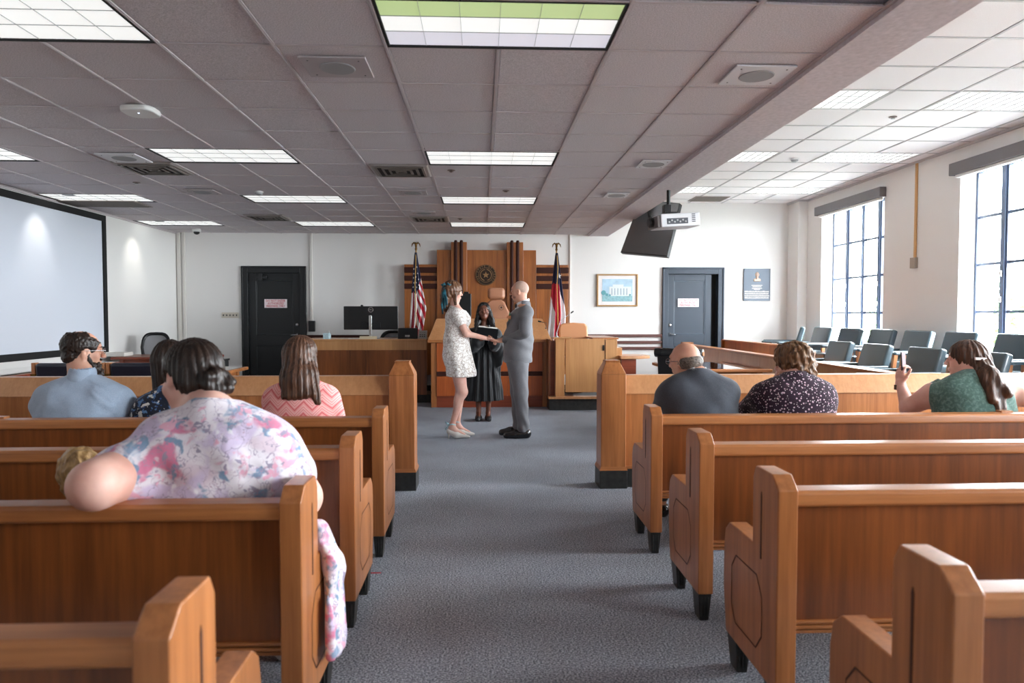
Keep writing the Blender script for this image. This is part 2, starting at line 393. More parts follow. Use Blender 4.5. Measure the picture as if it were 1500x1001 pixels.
def troffer(x0, x1, y0, y1, z, label, green=False, louver=False):
    t = thing('ceiling_light', label, 'light', ((x0+x1)/2, (y0+y1)/2, z), 'fluorescent ceiling lights')
    f = MB(); w = .022
    f.box(x0+.006, x1-.006, y0+.006, y0+w, z-.004, z+.025).box(x0+.006, x1-.006, y1-w, y1-.006, z-.004, z+.025)
    f.box(x0+.006, x0+w, y0+w, y1-w, z-.004, z+.025).box(x1-w, x1-.006, y0+w, y1-w, z-.004, z+.025)
    part('frame', f, BLKM if not louver else GRID2, t)
    l = MB(); ny = 3
    for q in range(ny):
        a = y0+w+(y1-y0-2*w)*q/ny; b_ = y0+w+(y1-y0-2*w)*(q+1)/ny
        l.cur = 0 if not green else [1, 0, 2][q]
        l.box(x0+w, x1-w, a, b_, z+.006, z+.012)
    part('lens', l, [LENS, LENSG, LENSB], t)
    g = MB(); nx = 6
    for q in range(1, nx): X = x0+w+(x1-x0-2*w)*q/nx; g.box(X-.001, X+.001, y0+w, y1-w, z+.002, z+.006)
    for q in range(1, ny): Y = y0+w+(y1-y0-2*w)*q/ny; g.box(x0+w, x1-w, Y-.001, Y+.001, z+.002, z+.006)
    if louver:
        for q in range(1, nx*2): X = x0+w+(x1-x0-2*w)*q/(nx*2); g.box(X-.0012, X+.0012, y0+w, y1-w, z, z+.006)
    part('lens_grid', g, GREYP, t)
    return t
for (a, b_, y, rn, cn, ri, ci) in lightsL:
    troffer(max(a, XL), b_, y, y+PY, ZL, 'flush fluorescent panel light, %s in the %s' % (rn, cn), green=(ri == 0 and ci == 0))
for (a, b_, y, rn, cn, ri, ci) in lightsR:
    troffer(a, b_, y, y+PY, ZR, 'flush fluorescent panel light, %s in %s' % (rn, cn), louver=True)
for (yy, xx, nn) in [(.3, -2.96, 'left of the photographer'), (.3, -.518, 'straight above the photographer'), (-1.9, -.518, 'behind the photographer')]:  # unseen lights added to even out the room lighting
    troffer(xx, xx+1.22, yy, yy+PY, ZL-.02, 'unseen panel light added for even lighting, in the ceiling '+nn)
# ---- wall trims
struct('trim_2', MB().box(XL, XL+.02, 3.2, YB, ZL-.025, ZL), GRID)
struct('trim_3', MB().box(XR-.03, XR, YF, 12.28, ZR-.03, ZR).box(5.60, 5.63, 12.25, YB, ZR-.03, ZR).box(5.63, XR, 12.25, 12.28, ZR-.03, ZR), GRID2)
for i, z in enumerate((1.0, .88, .77)):
    struct('trim_%d' % (4+i), MB().box(1.70, D2[0], YB-.035, YB, z-.030, z+.022), plain('wainscot_walnut', (92, 56, 50), .4), bevel=.004)
struct('trim_7', MB().box(D1[1], -2.0, YB-.035, YB, .96, 1.015), WDARK)
struct('baseboard_back', MB().box(XL, D1[0], YB-.02, YB, 0, .1).box(D1[1], D2[0], YB-.02, YB, 0, .1).box(D2[1], 5.63, YB-.02, YB, 0, .1), FOOT)
struct('baseboard_left', MB().box(XL, XL+.02, YF, YB, 0, .1), FOOT)
struct('baseboard_right', MB().box(XR-.02, XR, YF, 12.28, 0, .1), FOOT)
# ---- windows
for wi, (a, b_) in enumerate(WIN_Y):
    X = 6.03
    f = MB(); f.box(X-.03, X+.03, a, a+.035, WZ0, WZ1).box(X-.03, X+.03, b_-.035, b_, WZ0, WZ1).box(X-.03, X+.03, a, b_, WZ0, WZ0+.035).box(X-.03, X+.03, a, b_, WZ1-.035, WZ1)
    w_ = struct('window_%d' % (wi+1), f, FRAME)
    for k in range(1, 4):
        y = a+(b_-a)*k/4; th = .055 if k != 2 else .038
        part('mullion', MB().box(X-.025, X+.025, y-th, y+th, WZ0+.03, WZ1-.03).box(X-.04, X-.02, y-th*.45, y+th*.45, WZ0+.03, WZ1-.03), FRAME, w_)
    for k in range(1, 4):
        z = WZ0+(WZ1-WZ0)*k/4; part('glazing_bar', MB().box(X-.018, X+.018, a+.03, b_-.03, z-.016, z+.016), FRAME, w_)
    for k in range(4):
        for q in range(4):
            y0 = a+(b_-a)*k/4; y1 = a+(b_-a)*(k+1)/4; z0 = WZ0+(WZ1-WZ0)*q/4; z1 = WZ0+(WZ1-WZ0)*(q+1)/4
            part('pane', MB().add([(X, y0+.02, z0), (X, y1-.02, z0), (X, y1-.02, z1), (X, y0+.02, z1)], [(0, 1, 2, 3)]), GLASS, w_)
    part('window_sill', MB().box(XR-.05, X-.03, a-.03, b_+.03, WZ0-.03, WZ0+.005), WALL, w_, bevel=.004)
    for k in (1, 3):
        y = a+(b_-a)*k/4
        for z in (1.55, 1.85): part('latch', MB().box(X-.065, X-.025, y-.012, y+.012, z-.03, z+.03).tube([(X-.06, y, z), (X-.07, y-.01, z+.05)], .006), CHROME, w_)
    bl = thing('roller_blind', ['grey roller blind cassette above the window nearest the plaque', 'grey roller blind cassette above the window cut by the right edge', 'grey roller blind cassette above the third window from the back', 'grey roller blind cassette above the window nearest the rear wall'][wi], 'blind', (XR-.05, (a+b_)/2, 3.14), 'roller blinds over the windows')
    part('cassette', MB().box(XR-.10, XR-.002, a-.04, b_+.08, 3.07, 3.215), plain('blind_cassette_grey', (112, 108, 110), .5), bl, bevel=.006)
    part('rolled_blind', MB().box(XR-.075, XR-.01, a+.02, b_, 3.03, 3.07), WH, bl, bevel=.01)
# ---- doors
def door(n, dx, m, opening, label):
    a, b_ = dx
    f = MB()
    for (x0, x1, z0, z1) in ((a, a+.10, 0, DZ), (b_-.10, b_, 0, DZ), (a+.10, b_-.10, DZ-.11, DZ)):
        f.box(x0, x1, YB-.03, YB+.16, z0, z1)
    for (x0, x1, z0, z1) in ((a-.012, a+.02, 0, DZ+.012), (b_-.02, b_+.012, 0, DZ+.012), (a-.012, b_+.012, DZ-.02, DZ+.012)): f.box(x0, x1, YB-.045, YB, z0, z1)
    w_ = struct('door_%d' % n, f, m, bevel=.006); w_['label'] = label
    y0 = YB+.03 if n == 1 else YB+.07
    i, j = a+.10, b_-.10-opening
    lf = MB(); lf.box(i, j, y0, y0+.045, .01, DZ-.11)
    leaf = part('door_leaf', lf, m, w_)
    st = MB(); s = .13 if n == 1 else .12
    for (x0, x1, z0, z1) in ((i, i+s, .01, DZ-.11), (j-s, j, .01, DZ-.11), (i+s, j-s, DZ-.11-s, DZ-.11), (i+s, j-s, .82, 1.02), (i+s, j-s, .01, .22)): st.box(x0, x1, y0-.016, y0, z0, z1)
    part('door_frame_rails', st, m, leaf, bevel=.005)
    mo = MB()
    for (z0, z1) in ((1.02, DZ-.11-s), (.22, .82)):
        q = .018
        for (x0, x1, c, d) in ((i+s, i+s+q, z0, z1), (j-s-q, j-s, z0, z1), (i+s, j-s, z0, z0+q), (i+s, j-s, z1-q, z1)): mo.box(x0, x1, y0-.010, y0, c, d)
    part('moulding', mo, plain('door_bead', (30, 34, 36) if n == 1 else (74, 86, 98), .35), leaf, bevel=.004)
    if n == 2:
        for k in range(7): part('louver_slat', MB().box(i+s+.02, j-s-.02, y0-.02, y0+.0, .77-k*.07, .80-k*.07).xf(RX(-25, (0, y0, .785-k*.07))), m, leaf)
        part('jamb_shadow_gap', MB().box(j, b_-.10, y0+.05, y0+.06, 0, DZ-.11), BLKM, w_)
    hx = j-.065 if n == 1 else i+.05
    s_ = 1 if n == 1 else -1
    part('door_handle', MB().lathe([(.032, 0), (.03, -.012), (.014, -.016), (.012, -.05)], (hx, y0-.016, 1.02), 16, 'y').tube([(hx, y0-.062, 1.02), (hx-s_*.06, y0-.066, 1.018), (hx-s_*.115, y0-.060, 1.012)], [.012, .010, .008]), CHROME, leaf, smooth=True)
    part('deadbolt', MB().lathe([(.03, 0), (.028, -.014), (.02, -.02)], (hx, y0-.016, 1.20 if n == 1 else 1.19), 16, 'y'), CHROME, leaf, smooth=True)
    for z in (.3, 1.15, 1.9): part('hinge', MB().tube([(i+.005 if n == 1 else j-.005, y0-.01, z-.05), (i+.005 if n == 1 else j-.005, y0-.01, z+.05)], .008), STEELD, leaf)
    if n == 1:
        part('door_closer', MB().box(-4.03, -3.83, y0-.07, y0-.016, 2.02, 2.07).box(-3.97, -3.91, YB-.06, y0-.016, 1.99, 2.11).tube([(-3.95, y0-.06, 2.03), (-3.80, YB-.07, 2.10)], .008), BLK, leaf, bevel=.004)
    return w_, i, j, y0
door(1, D1, DOORD, 0, 'black panelled door with lever handle')
door(2, D2, DOORB, .10, 'slate painted panelled door, slightly ajar')
def doorsign(cx, cz, y, w, h, label):
    t = thing('door_sign', label, 'sign', (cx, y, cz))
    part('sign_board', MB().box(cx-w/2, cx+w/2, y-.004, y, cz-h/2, cz+h/2), SIGNW, t)
    for i, (s, sx) in enumerate((('DO NOT ENTER', .95), ('AUTHORIZED', .92), ('PERSONNEL ONLY', .80))):
        text('lettering', s, .055, Matrix.Translation((cx, y-.006, cz+.046-i*.047)) @ FACE_CAM, RED, t, sx=sx*.90)
doorsign(-3.69, 1.58, YB+.012, .40, .155, 'white sign with red lettering on the black door')
doorsign(3.80, 1.60, YB+.052, .39, .155, 'white sign with red lettering on the slate door')
# ---- ceiling furniture
def diffuser(x, y, z, w, d, label):
    t = thing('air_vent', label, 'vent', (x, y, z), 'square louvred air vents')
    part('frame', MB().frus((x-w/2+.02, x+w/2-.02, y-d/2+.02, y+d/2-.02), (x-w/2, x+w/2, y-d/2, y+d/2), z-.012, z+.002), plain('vent_metal', (150, 142, 138), .5), t)
    part('throat', MB().box(x-w/2+.05, x+w/2-.05, y-d/2+.05, y+d/2-.05, z-.013, z-.002), BLKM, t)
    for k in range(4):
        a, b_ = w/2-.05-.062*k, d/2-.05-.062*k; q = .024
        if b_ < .03: break
        m = MB()
        m.frus((x-a, x+a, y-b_, y-b_+q), (x-a+.0, x+a, y-b_+.004, y-b_+q*.5), z-.024, z-.010).frus((x-a, x+a, y+b_-q, y+b_), (x-a, x+a, y+b_-q*.5, y+b_), z-.024, z-.010)
        m.frus((x-a, x-a+q, y-b_, y+b_), (x-a, x-a+q*.5, y-b_, y+b_), z-.024, z-.010).frus((x+a-q, x+a, y-b_, y+b_), (x+a-q*.5, x+a, y-b_, y+b_), z-.024, z-.010)
        part('louvre', m, plain('vent_metal', (120, 112, 106), .5), t)
for (p, lab) in (((588, 249), 'louvred air vent left of the second centre light'), ((630, 320), 'louvred air vent beside the farthest centre light'), ((226, 246), 'louvred air vent under the light left of centre, second row'), ((393, 318), 'louvred air vent between the two far lights left of centre')):
    q = atz(p[0], p[1], ZL); diffuser(q.x, q.y, ZL-.004, .58, .57, lab)
def vgrille(x, y, z, w, d, label):
    t = thing('return_air_grille', label, 'vent', (x, y, z), 'slotted return air grilles')
    part('frame', MB().box(x-w/2, x+w/2, y-d/2, y+d/2, z-.008, z), plain('grille_paint', (140, 130, 124), .6), t)
    for k in range(9): yy = y-d/2+.05+(d-.1)*k/8; part('slat', MB().box(x-w/2+.03, x+w/2-.03, yy-.012, yy+.012, z-.016, z-.008), plain('grille_slat', (112, 104, 98), .6), t)
q = atz(148, 298, ZL); vgrille(q.x, q.y, ZL-.004, 1.1, .5, 'flat slotted grille in the ceiling beside the projection screen')
q = atz(1038, 291, ZR); vgrille(q.x, q.y, ZR-.004, .6, .5, 'flat slotted grille in the raised ceiling at the back wall')
def speaker(x, y, z, w, d, label, m):
    t = thing('ceiling_speaker', label, 'speaker', (x, y, z), 'ceiling speaker plates')
    part('plate', MB().box(x-w/2, x+w/2, y-d/2, y+d/2, z-.012, z), m, t, bevel=.004)
    part('speaker_grille', MB().lathe([(.105, 0), (.10, -.004)], (x, y, z-.012), 24), plain('speaker_mesh', (150, 150, 152), .7, bump=.5, bscale=500), t)
    for sx in (-1, 1):
        for sy in (-1, 1): part('screw', MB().lathe([(.006, 0), (.005, -.002)], (x+sx*w*.38, y+sy*d*.36, z-.012), 8), STEELD, t)
SPM = plain('speaker_plate', (176, 168, 170), .5); SPW = plain('speaker_plate_white', (214, 214, 218), .5)
for (px, py, w, d, m, lab) in ((494, 96, .38, .33, SPM, 'grey ceiling speaker plate nearest, left of the big centre light'), (1108, 108, .36, .33, SPW, 'white ceiling speaker plate nearest, beside the plaster beam'),
        (957, 239, .28, .33, SPW, 'white ceiling speaker plate second along the beam'), (903, 285, .28, .3, SPW, 'white ceiling speaker plate third along the beam'),
        (182, 230, .36, .36, SPW, 'white ceiling speaker plate above the vent on the left'), (297, 280, .34, .3, SPM, 'grey ceiling speaker plate left of the third light row'),
        (605, 281, .33, .28, SPM, 'grey ceiling speaker plate left of the third centre light'), (621, 311, .33, .24, SPM, 'grey ceiling speaker plate above the far centre vent')):
    q = atz(px, py, ZL); speaker(q.x, q.y, ZL-.004, w, d, lab, m)
q = atz(206, 158, ZL)
t = thing('wireless_access_point', 'white rounded wireless access point on the left ceiling', 'access point', q)
part('body', MB().prism([(q.x+.115*math.copysign(abs(math.cos(a))**.6, math.cos(a)), q.y+.115*math.copysign(abs(math.sin(a))**.6, math.sin(a))) for a in [k*math.pi/12 for k in range(24)]], 'z', ZL-.045, ZL-.004), WH, t, bevel=.012)
part('status_light', MB().lathe([(.006, 0), (.004, -.002)], (q.x, q.y-.03, ZL-.045), 8), emit('status_led', (200, 220, 255), 1.5), t)
def smoke(px, py, z, lab):
    q = atz(px, py, z); t = thing('smoke_detector', lab, 'smoke detector', q, 'smoke detectors')
    part('base', MB().lathe([(.055, 0), (.055, -.018)], (q.x, q.y, z-.004), 20), WH, t)
    part('sensor_head', MB().lathe([(.045, -.018), (.042, -.035), (.025, -.042)], (q.x, q.y, z-.004), 20), GREYP, t)
smoke(379, 280, ZL, 'small white smoke detector by the third light left of centre'); smoke(1164, 232, ZR, 'small white smoke detector on the raised ceiling')
def spr(px, py, z, lab):
    q = atz(px, py, z); t = thing('sprinkler_head', lab, 'sprinkler', q, 'recessed ceiling sprinklers')
    part('cover_ring', MB().lathe([(.04, 0), (.04, -.004), (.03, -.006)], (q.x, q.y, z-.004), 16), plain('sprinkler_ring', (120, 104, 98), .4, metal=.4), t)
    part('deflector', MB().lathe([(.014, 0), (.02, -.01), (.02, -.013)], (q.x, q.y, z-.008), 10), CHROME, t)
for (px, py, lab) in ((661, 249, 'recessed sprinkler just behind the second centre light'), (741, 279, 'recessed sprinkler before the third centre light'), (200, 267, 'recessed sprinkler below the left ceiling vent'), (674, 320, 'recessed sprinkler before the farthest centre light')): spr(px, py, ZL, lab)
spr(1308, 171, ZR, 'recessed sprinkler on the raised ceiling near windows')
q = at(288, 341, 12.1)
t = thing('dome_camera', 'small security dome camera hanging in the far left corner', 'camera', (q.x, q.y, ZL))
part('mount', MB().lathe([(.065, 0), (.07, -.03), (.065, -.05)], (q.x, q.y, ZL-.004), 20), WH, t, smooth=True)
part('dome', MB().lathe([(.05, 0), (.047, -.02), (.035, -.038), (.012, -.047)], (q.x, q.y, ZL-.054), 20), BLK, t, smooth=True)
# wall washers above the left wall
for (Y, lab) in ((11.15, 'downlight washing the wall right of the screen'), (8.75, 'downlight washing the projection screen')):
    X = XL+.42
    t = thing('downlight', lab, 'light', (X, Y, ZL), 'wall washing downlights')
    part('trim_ring', MB().lathe([(.07, 0), (.07, -.005), (.05, -.006)], (X, Y, ZL-.004), 20), GREYP, t)
    L = bpy.data.lights.new('downlight_beam', 'SPOT'); L.energy = 4.5; L.spot_size = math.radians(62); L.spot_blend = .95; L.color = (1, .95, .88); L.shadow_soft_size = .03
    o = bpy.data.objects.new('downlight_beam', L); COL.objects.link(o); o.parent = t; o.location = (0, 0, -.03); o.rotation_euler = (0, math.radians(-33), 0)
    o.rotation_euler = Vector((-.42, 0, -.62)).to_track_quat('-Z', 'Y').to_euler()
# ---- outside
gm = plain('grey_concrete', (120, 122, 116), .9)  # concrete grey, chosen so no green bounce reaches the ceiling
struct('ground_outside', MB().box(XO+.1, 60, -30, 60, -3.4, -3.2), gm)
LEAF = plain('leaf_green', (90, 124, 62), .7, var=.2, bscale=4); BARK = plain('bark', (84, 68, 54), .9)
def tree(x, y, h, lab):
    t = thing('broadleaf_tree', lab, 'tree', (x, y, -3.2)); r_ = random.Random(int(x*10+y))
    part('trunk', MB().tube([(x, y, -3.2), (x+.1, y, -1), (x, y+.1, h*.5)], [.25, .18, .1]), BARK, t)
    m = MB()
    for k in range(2600):
        a, b_ = r_.uniform(0, 6.283), math.acos(r_.uniform(-1, 1)); R_ = (r_.random()**.4)
        p = Vector((x+1.9*R_*math.sin(b_)*math.cos(a), y+2.3*R_*math.sin(b_)*math.sin(a), h*.4+h*.62*R_*math.cos(b_)))
        d = Vector((r_.gauss(0, 1), r_.gauss(0, 1), r_.gauss(0, 1))).normalized()*.09; e = d.cross(Vector((r_.gauss(0, 1), r_.gauss(0, 1), 1))).normalized()*.06
        m.add([p-d, p+e, p+d, p-e], [(0, 1, 2, 3)])
    part('foliage', m, LEAF, t)['kind'] = 'stuff'
tree(11.5, 16.5, 2.6, 'leafy tree outside the window nearest the plaque'); tree(13.5, 11.2, 1.8, 'leafy tree outside the window at the right edge')
tree(14, 21, 2.2, 'distant leafy tree beyond the far window')
# ================================================================ PEWS
PROF = [(0, .125), (0, .800), (.050, .843), (.187, .843), (.212, .800), (.212, .567), (.44, .567), (.485, .53), (.50, .46), (.50, .30), (.47, .125)]
def pew_end(x0, x1, Yb, inner, parent):
    e = part('pew_end', MB().prism([(Yb+a, z) for a, z in PROF], 'x', x0, x1), WEND, parent, bevel=.005)
    for (xf, sg) in ((x0, -1), (x1, 1)):
        if (inner > 0) != (sg < 0): continue      # aisle-side face only
        # dark raised strips paint the shade of an octagonal groove and slot
        oc = [(.165, .20), (.115, .26), (.115, .40), (.165, .465), (.365, .465), (.41, .41), (.41, .26), (.365, .20)]
        def ringpoly(pl, w, t):
            m = MB(); n = len(pl); cx_ = sum(p[0] for p in pl)/n; cz_ = sum(p[1] for p in pl)/n
            vs = []
            for d in (0, w):
                for (a, z) in pl:
                    q = Vector((a-cx_, z-cz_)); q = q*(1-d/q.length); vs.append((xf+sg*t, Yb+cx_+q.x, cz_+q.y))
            fs = [(i, (i+1) % n, n+(i+1) % n, n+i) for i in range(n)]
            if sg < 0: fs = [f[::-1] for f in fs]
            m.add(vs, fs); return m
        part('groove_shade_strip', ringpoly(oc, .007, .0012), GROOVE, e)
        part('slot_shade_strip', MB().prism([(Yb+.128, .53), (Yb+.138, .53), (Yb+.138, .75), (Yb+.133, .765), (Yb+.128, .75)], 'x', xf, xf+sg*.0015), GROOVE, e)
    return e
def pew(side, Yb, label, L):
    s = side; xa = .96 if s > 0 else -.55; xb = xa+s*L
    t = thing('wooden_pew', label, 'pew', (xa, Yb, 0), 'wooden court benches for the gallery')
    pew_end(min(xa, xa+s*.068), max(xa, xa+s*.068), Yb, s, t)
    pew_end(min(xb, xb-s*.068), max(xb, xb-s*.068), Yb, -s, t)
    i, j = xa+s*.068, xb-s*.068
    part('top_rail', MB().prism([(Yb+.015, .742), (Yb+.010, .750), (Yb+.012, .784), (Yb+.022, .794), (Yb+.080, .798), (Yb+.088, .788), (Yb+.085, .745)], 'x', i, j), WX, t, bevel=.003)
    part('back_panel', MB().prism([(Yb+.030, .36), (Yb+.034, .745), (Yb+.060, .745), (Yb+.085, .36)], 'x', i, j), WPANEL, t)
    for k in range(3): part('bottom_moulding', MB().box(i, j, Yb+.018-.004*(k % 2), Yb+.06, .318+k*.015, .330+k*.015), WX, t, bevel=.003)
    part('seat', MB().prism([(Yb+.06, .40), (Yb+.47, .425), (Yb+.475, .45), (Yb+.46, .455), (Yb+.07, .425)], 'x', i, j), WX, t, bevel=.005)
    part('seat_apron', MB().box(i, j, Yb+.43, Yb+.45, .33, .42), WX, t)
    part('rail_block', MB().box(xa+s*2.1, xa+s*2.17, Yb+.06, Yb+.11, .70, .806), WX, t, bevel=.002)
    for xx in ((xa, xb-s*.068)):
        x0 = min(xx, xx+s*.068)+.004; x1 = x0+.060
        for (ya, yb_) in ((.008, .105), (.37, .465)):
            f = MB().frus((x0+.010, x1-.010, Yb+ya+.010, Yb+yb_-.012), (x0, x1, Yb+ya, Yb+yb_), 0, .126)
            for q in range(3): f.box(x0+.012+q*.014, x0+.018+q*.014, Yb+ya-.002, Yb+ya+.006, .02, .11)
            part('foot', f, FOOT, t, bevel=.003)
    return t
for (s, Y, lab) in ((1, 3.915, 'wooden pew right of the aisle, front row, with three spectators seated'), (1, 3.03, 'empty wooden pew right of the aisle, second row'), (1, 2.21, 'empty wooden pew right of the aisle, third row'), (1, 1.365, 'nearest wooden pew right of the aisle, cut by the frame'),
                  (-1, 3.915, 'wooden pew left of the aisle, front row, below the coral top'), (-1, 3.02, 'empty wooden pew left of the aisle, second row'), (-1, 2.13, 'wooden pew left of the aisle where the woman in floral blouse sits'), (-1, 1.235, 'nearest wooden pew left of the aisle, blurred in the foreground')):
    pew(s, Y, lab, 4.35 if s > 0 else 4.75)
# ================================================================ BAR (front rail)
def bar(s, lab):
    xa = .935 if s > 0 else -.525; w = .20; Y0, Y1 = 5.44, 5.66
    xb = XR-1.1 if s > 0 else XL+.02
    t = thing('court_bar_rail', lab, 'railing', (xa, 5.55, 0), 'panelled bar rails in front of the pews')
    x0, x1 = min(xa, xa+s*w), max(xa, xa+s*w)
    part('end_post', MB().box(x0, x1, Y0, Y1, .165, .905), WEND, t, bevel=.008)
    part('post_cap', MB().frus((x0, x1, Y0, Y1), (x0+.045, x1-.045, Y0+.05, Y1-.05), .905, 1.00).box(x0+.042, x1-.042, Y0+.047, Y1-.047, 1.0, 1.012), WEND, t, bevel=.004)
    part('post_moulding', MB().frus((x0-.012, x1+.012, Y0-.012, Y1+.012), (x0, x1, Y0, Y1), .145, .172), WX, t)
    part('post_base', MB().box(x0-.010, x1+.010, Y0-.010, Y1+.010, 0, .148), FOOT, t, bevel=.004)
    a, b_ = xa+s*w, xb
    part('sloped_cap_board', MB().prism([(5.475, .745), (5.475, .752), (5.545, .880), (5.555, .890), (5.64, .890), (5.64, .745)], 'x', a, b_), WLIGHT, t, bevel=.003)  # paler wood puts the light on the slanted face into its colour
    ln = abs(b_-a); n = 3
    for k in range(n):
        p0, p1 = a+(b_-a)*k/n, a+(b_-a)*(k+1)/n
        part('panel', MB().box(min(p0, p1)+.002, max(p0, p1)-.002, 5.485, 5.63, .165, .745), WEND, t, bevel=.002)
    part('panel_moulding', MB().box(a, b_, 5.472, 5.49, .148, .170), WX, t)
    part('plinth', MB().box(a, b_, 5.48, 5.64, 0, .148), FOOT, t)
bar(1, 'right bar rail with chamfered end post and black base'); bar(-1, 'left bar rail with chamfered end post and black base')
# ================================================================ WALL PANELLING
t = thing('wall_panelling', 'wooden art deco panelling with dark strips behind the judge', 'panelling', (.08, YB, 0))
pc = [(-.80, -.545), (-.265, .445), (.735, .97)]
for (a, b_) in pc: part('panel', MB().box(a+.002, b_-.002, 12.50, YB, .3, 2.53), WZ, t, bevel=.004)
for (a, b_) in ((-.545, -.265), (.445, .735)):
    p = part('pilaster_board', MB().box(a, b_, 12.44, YB, .3, 2.665), WZ, t, bevel=.006)
    w = b_-a
    for c in (.30, .66): part('dark_strip', MB().lathe([(.028, -.001), (.028, 2.38), (.02, 2.395)], (a+w*c, 12.435, .3), 12), WDARK, p, smooth=False)
for (a, b_) in ((-1.38, -.80), (.975, 1.555)):
    part('panel', MB().box(a, b_, 12.56, YB, .3, 2.275), WZ, t, bevel=.004)
    for (z0, z1) in ((2.125, 2.225), (1.985, 2.075), (1.84, 1.935)): part('dark_strip', MB().box(a, b_, 12.52, 12.56, z0, z1), WDARK, t, bevel=.006)
# seal
t = thing('state_seal', 'round bronze seal with a star and wreath on the panelling', 'seal', (.07, 12.5, 2.085))
SX, SZ, SY = .07, 2.085, 12.50; R0 = .185
SEALD = plain('seal_dark', (48, 34, 24), .5, metal=.4); SEALG = plain('seal_gold', (150, 116, 78), .4, metal=.5)
part('disc', MB().lathe([(R0, 0), (R0, -.02), (R0*.97, -.026)], (SX, SY, SZ), 40, 'y'), SEALD, t)
m = MB()
for (r, w) in ((R0*.97, .006), (R0*.70, .005)):
    vs = []; fs = []; n = 40
    for d in (0, w):
        for k in range(n): a = 2*math.pi*k/n; vs.append((SX+(r-d)*math.cos(a), SY-.030, SZ+(r-d)*math.sin(a)))
    for k in range(n): fs.append((k, (k+1) % n, n+(k+1) % n, n+k))
    m.add(vs, fs)
part('rings', m, SEALG, t)
st = []
for k in range(10): a = math.pi/2+k*math.pi/5; r = .062 if k % 2 == 0 else .026; st.append((SX+r*math.cos(a), SZ+r*math.sin(a)))
part('star', MB().prism(st, 'y', SY-.036, SY-.026), SEALG, t)
m = MB()
for k in range(26):
    a = math.radians(-75+150*(k/25)) if k % 2 else math.radians(105+150*(k/25)); r = .098
    c = Vector((SX+r*math.cos(a), SY-.03, SZ+r*math.sin(a))); d = Vector((math.cos(a+1.1), 0, math.sin(a+1.1)))*.019; e = Vector((-d.z, 0, d.x))*.35
    m.add([c-d, c+e, c+d, c-e, c+Vector((0, -.006, 0))], [(0, 1, 4), (1, 2, 4), (2, 3, 4), (3, 0, 4)])
part('wreath', m, SEALG, t)
for i, ch in enumerate('THE STATE OF TEXAS'):
    if ch == ' ': continue
    a = math.radians(90-(i-8.5)*15.5); r = R0*.835
    M_ = Matrix.Translation((SX+r*math.cos(a), SY-.029, SZ+r*math.sin(a))) @ FACE_CAM @ Matrix.Rotation(a-math.pi/2, 4, 'Z')
    text('seal_letter', ch, .042, M_, SEALG, t)
# ================================================================ JUDGE'S BENCH
t = thing('judges_bench', "raised wooden judge's bench with a dark strip and sloped top", 'bench', (.11, 10.6, 0))
y0 = 10.36
for (a, b_) in ((-.672, -.15), (-.15, .375), (.375, .90)):
    part('front_panel', MB().box(a+.002, b_-.002, y0, y0+.04, .535, .965), WBENCH, t, bevel=.002)
    part('front_panel', MB().box(a+.002, b_-.002, y0, y0+.04, .17, .465), WBENCH, t, bevel=.002)
part('dark_strip', MB().box(-.672, .90, y0-.004, y0+.04, .468, .532), WDARK, t)
part('plinth', MB().box(-.672, .90, y0+.02, y0+.10, 0, .168), WRED, t)
for (a, b_) in ((-.755, -.672), (.90, .985)): part('corner_stile', MB().box(a, b_, y0+.02, y0+.12, 0, .965), WEND, t, bevel=.004)
for x in (-.755, .955): part('side_panel', MB().box(x, x+.03, y0+.12, 11.3, 0, .965), WPANEL, t)
part('ledge', MB().box(-.80, 1.03, y0-.03, 10.52, .965, 1.01), WX, t, bevel=.005)
part('sloped_top', MB().frus((-.80, 1.03, 10.40, 11.35), (-.70, .93, 10.78, 11.35), 1.01, 1.315), WLIGHT, t, bevel=.006)
part('platform', MB().box(-.70, .93, 11.35, 12.45, 0, .42), WPANEL, t)
# clerk desk
t = thing('clerk_desk', 'long wooden clerk desk with a light band under its top', 'desk', (-1.8, 11.0, 0))
part('desk_top', MB().box(-2.78, -.86, 10.88, 11.65, .975, 1.0), WPALE, t, bevel=.004)
part('light_band', MB().box(-2.76, -.86, 10.90, 10.94, .83, .975), WPALE, t)
part('front_panel', MB().box(-2.76, -1.80, 10.91, 10.95, .13, .83), WPANEL, t)
part('front_panel', MB().box(-1.797, -.86, 10.91, 10.95, .13, .83), WPANEL, t)
part('side_panel', MB().box(-2.76, -2.72, 10.95, 11.6, .13, .975), WPANEL, t)
part('kick_base', MB().box(-2.72, -.80, 10.98, 11.5, 0, .13), FOOT, t)
# witness stand
t = thing('witness_stand', 'pale wooden witness box with gate panel and black kick base', 'witness stand', (1.4, 10.1, 0))
part('corner_post', MB().box(1.055, 1.185, 9.98, 10.12, .18, 1.03), WPALE, t, bevel=.004)
part('side_panel', MB().box(.96, .985, 10.06, 11.2, .18, 1.02), WPANEL, t)
part('recess_panel', MB().box(.985, 1.055, 10.10, 10.13, .18, 1.0), WRED, t)
g = part('gate_panel', MB().box(1.200, 1.765, 9.99, 10.03, .26, 1.03), WPALE, t, bevel=.003)
part('gate_latch', MB().box(1.735, 1.758, 9.975, 9.99, .86, .94), BLK, g, bevel=.003)
part('right_post', MB().box(1.775, 1.945, 9.98, 10.06, .18, 1.02), WPALE, t, bevel=.004)
part('right_side', MB().box(1.915, 1.945, 10.06, 11.2, .18, 1.02), WPALE, t)
part('top_ledge', MB().box(1.02, 1.28, 9.96, 10.14, 1.03, 1.052), WPALE, t, bevel=.004)
part('top_ledge', MB().box(1.60, 1.98, 10.06, 11.2, 1.02, 1.045), WX, t, bevel=.004)
part('sill', MB().box(.95, 1.98, 9.95, 10.12, .165, .20), WLIGHT, t, bevel=.005)
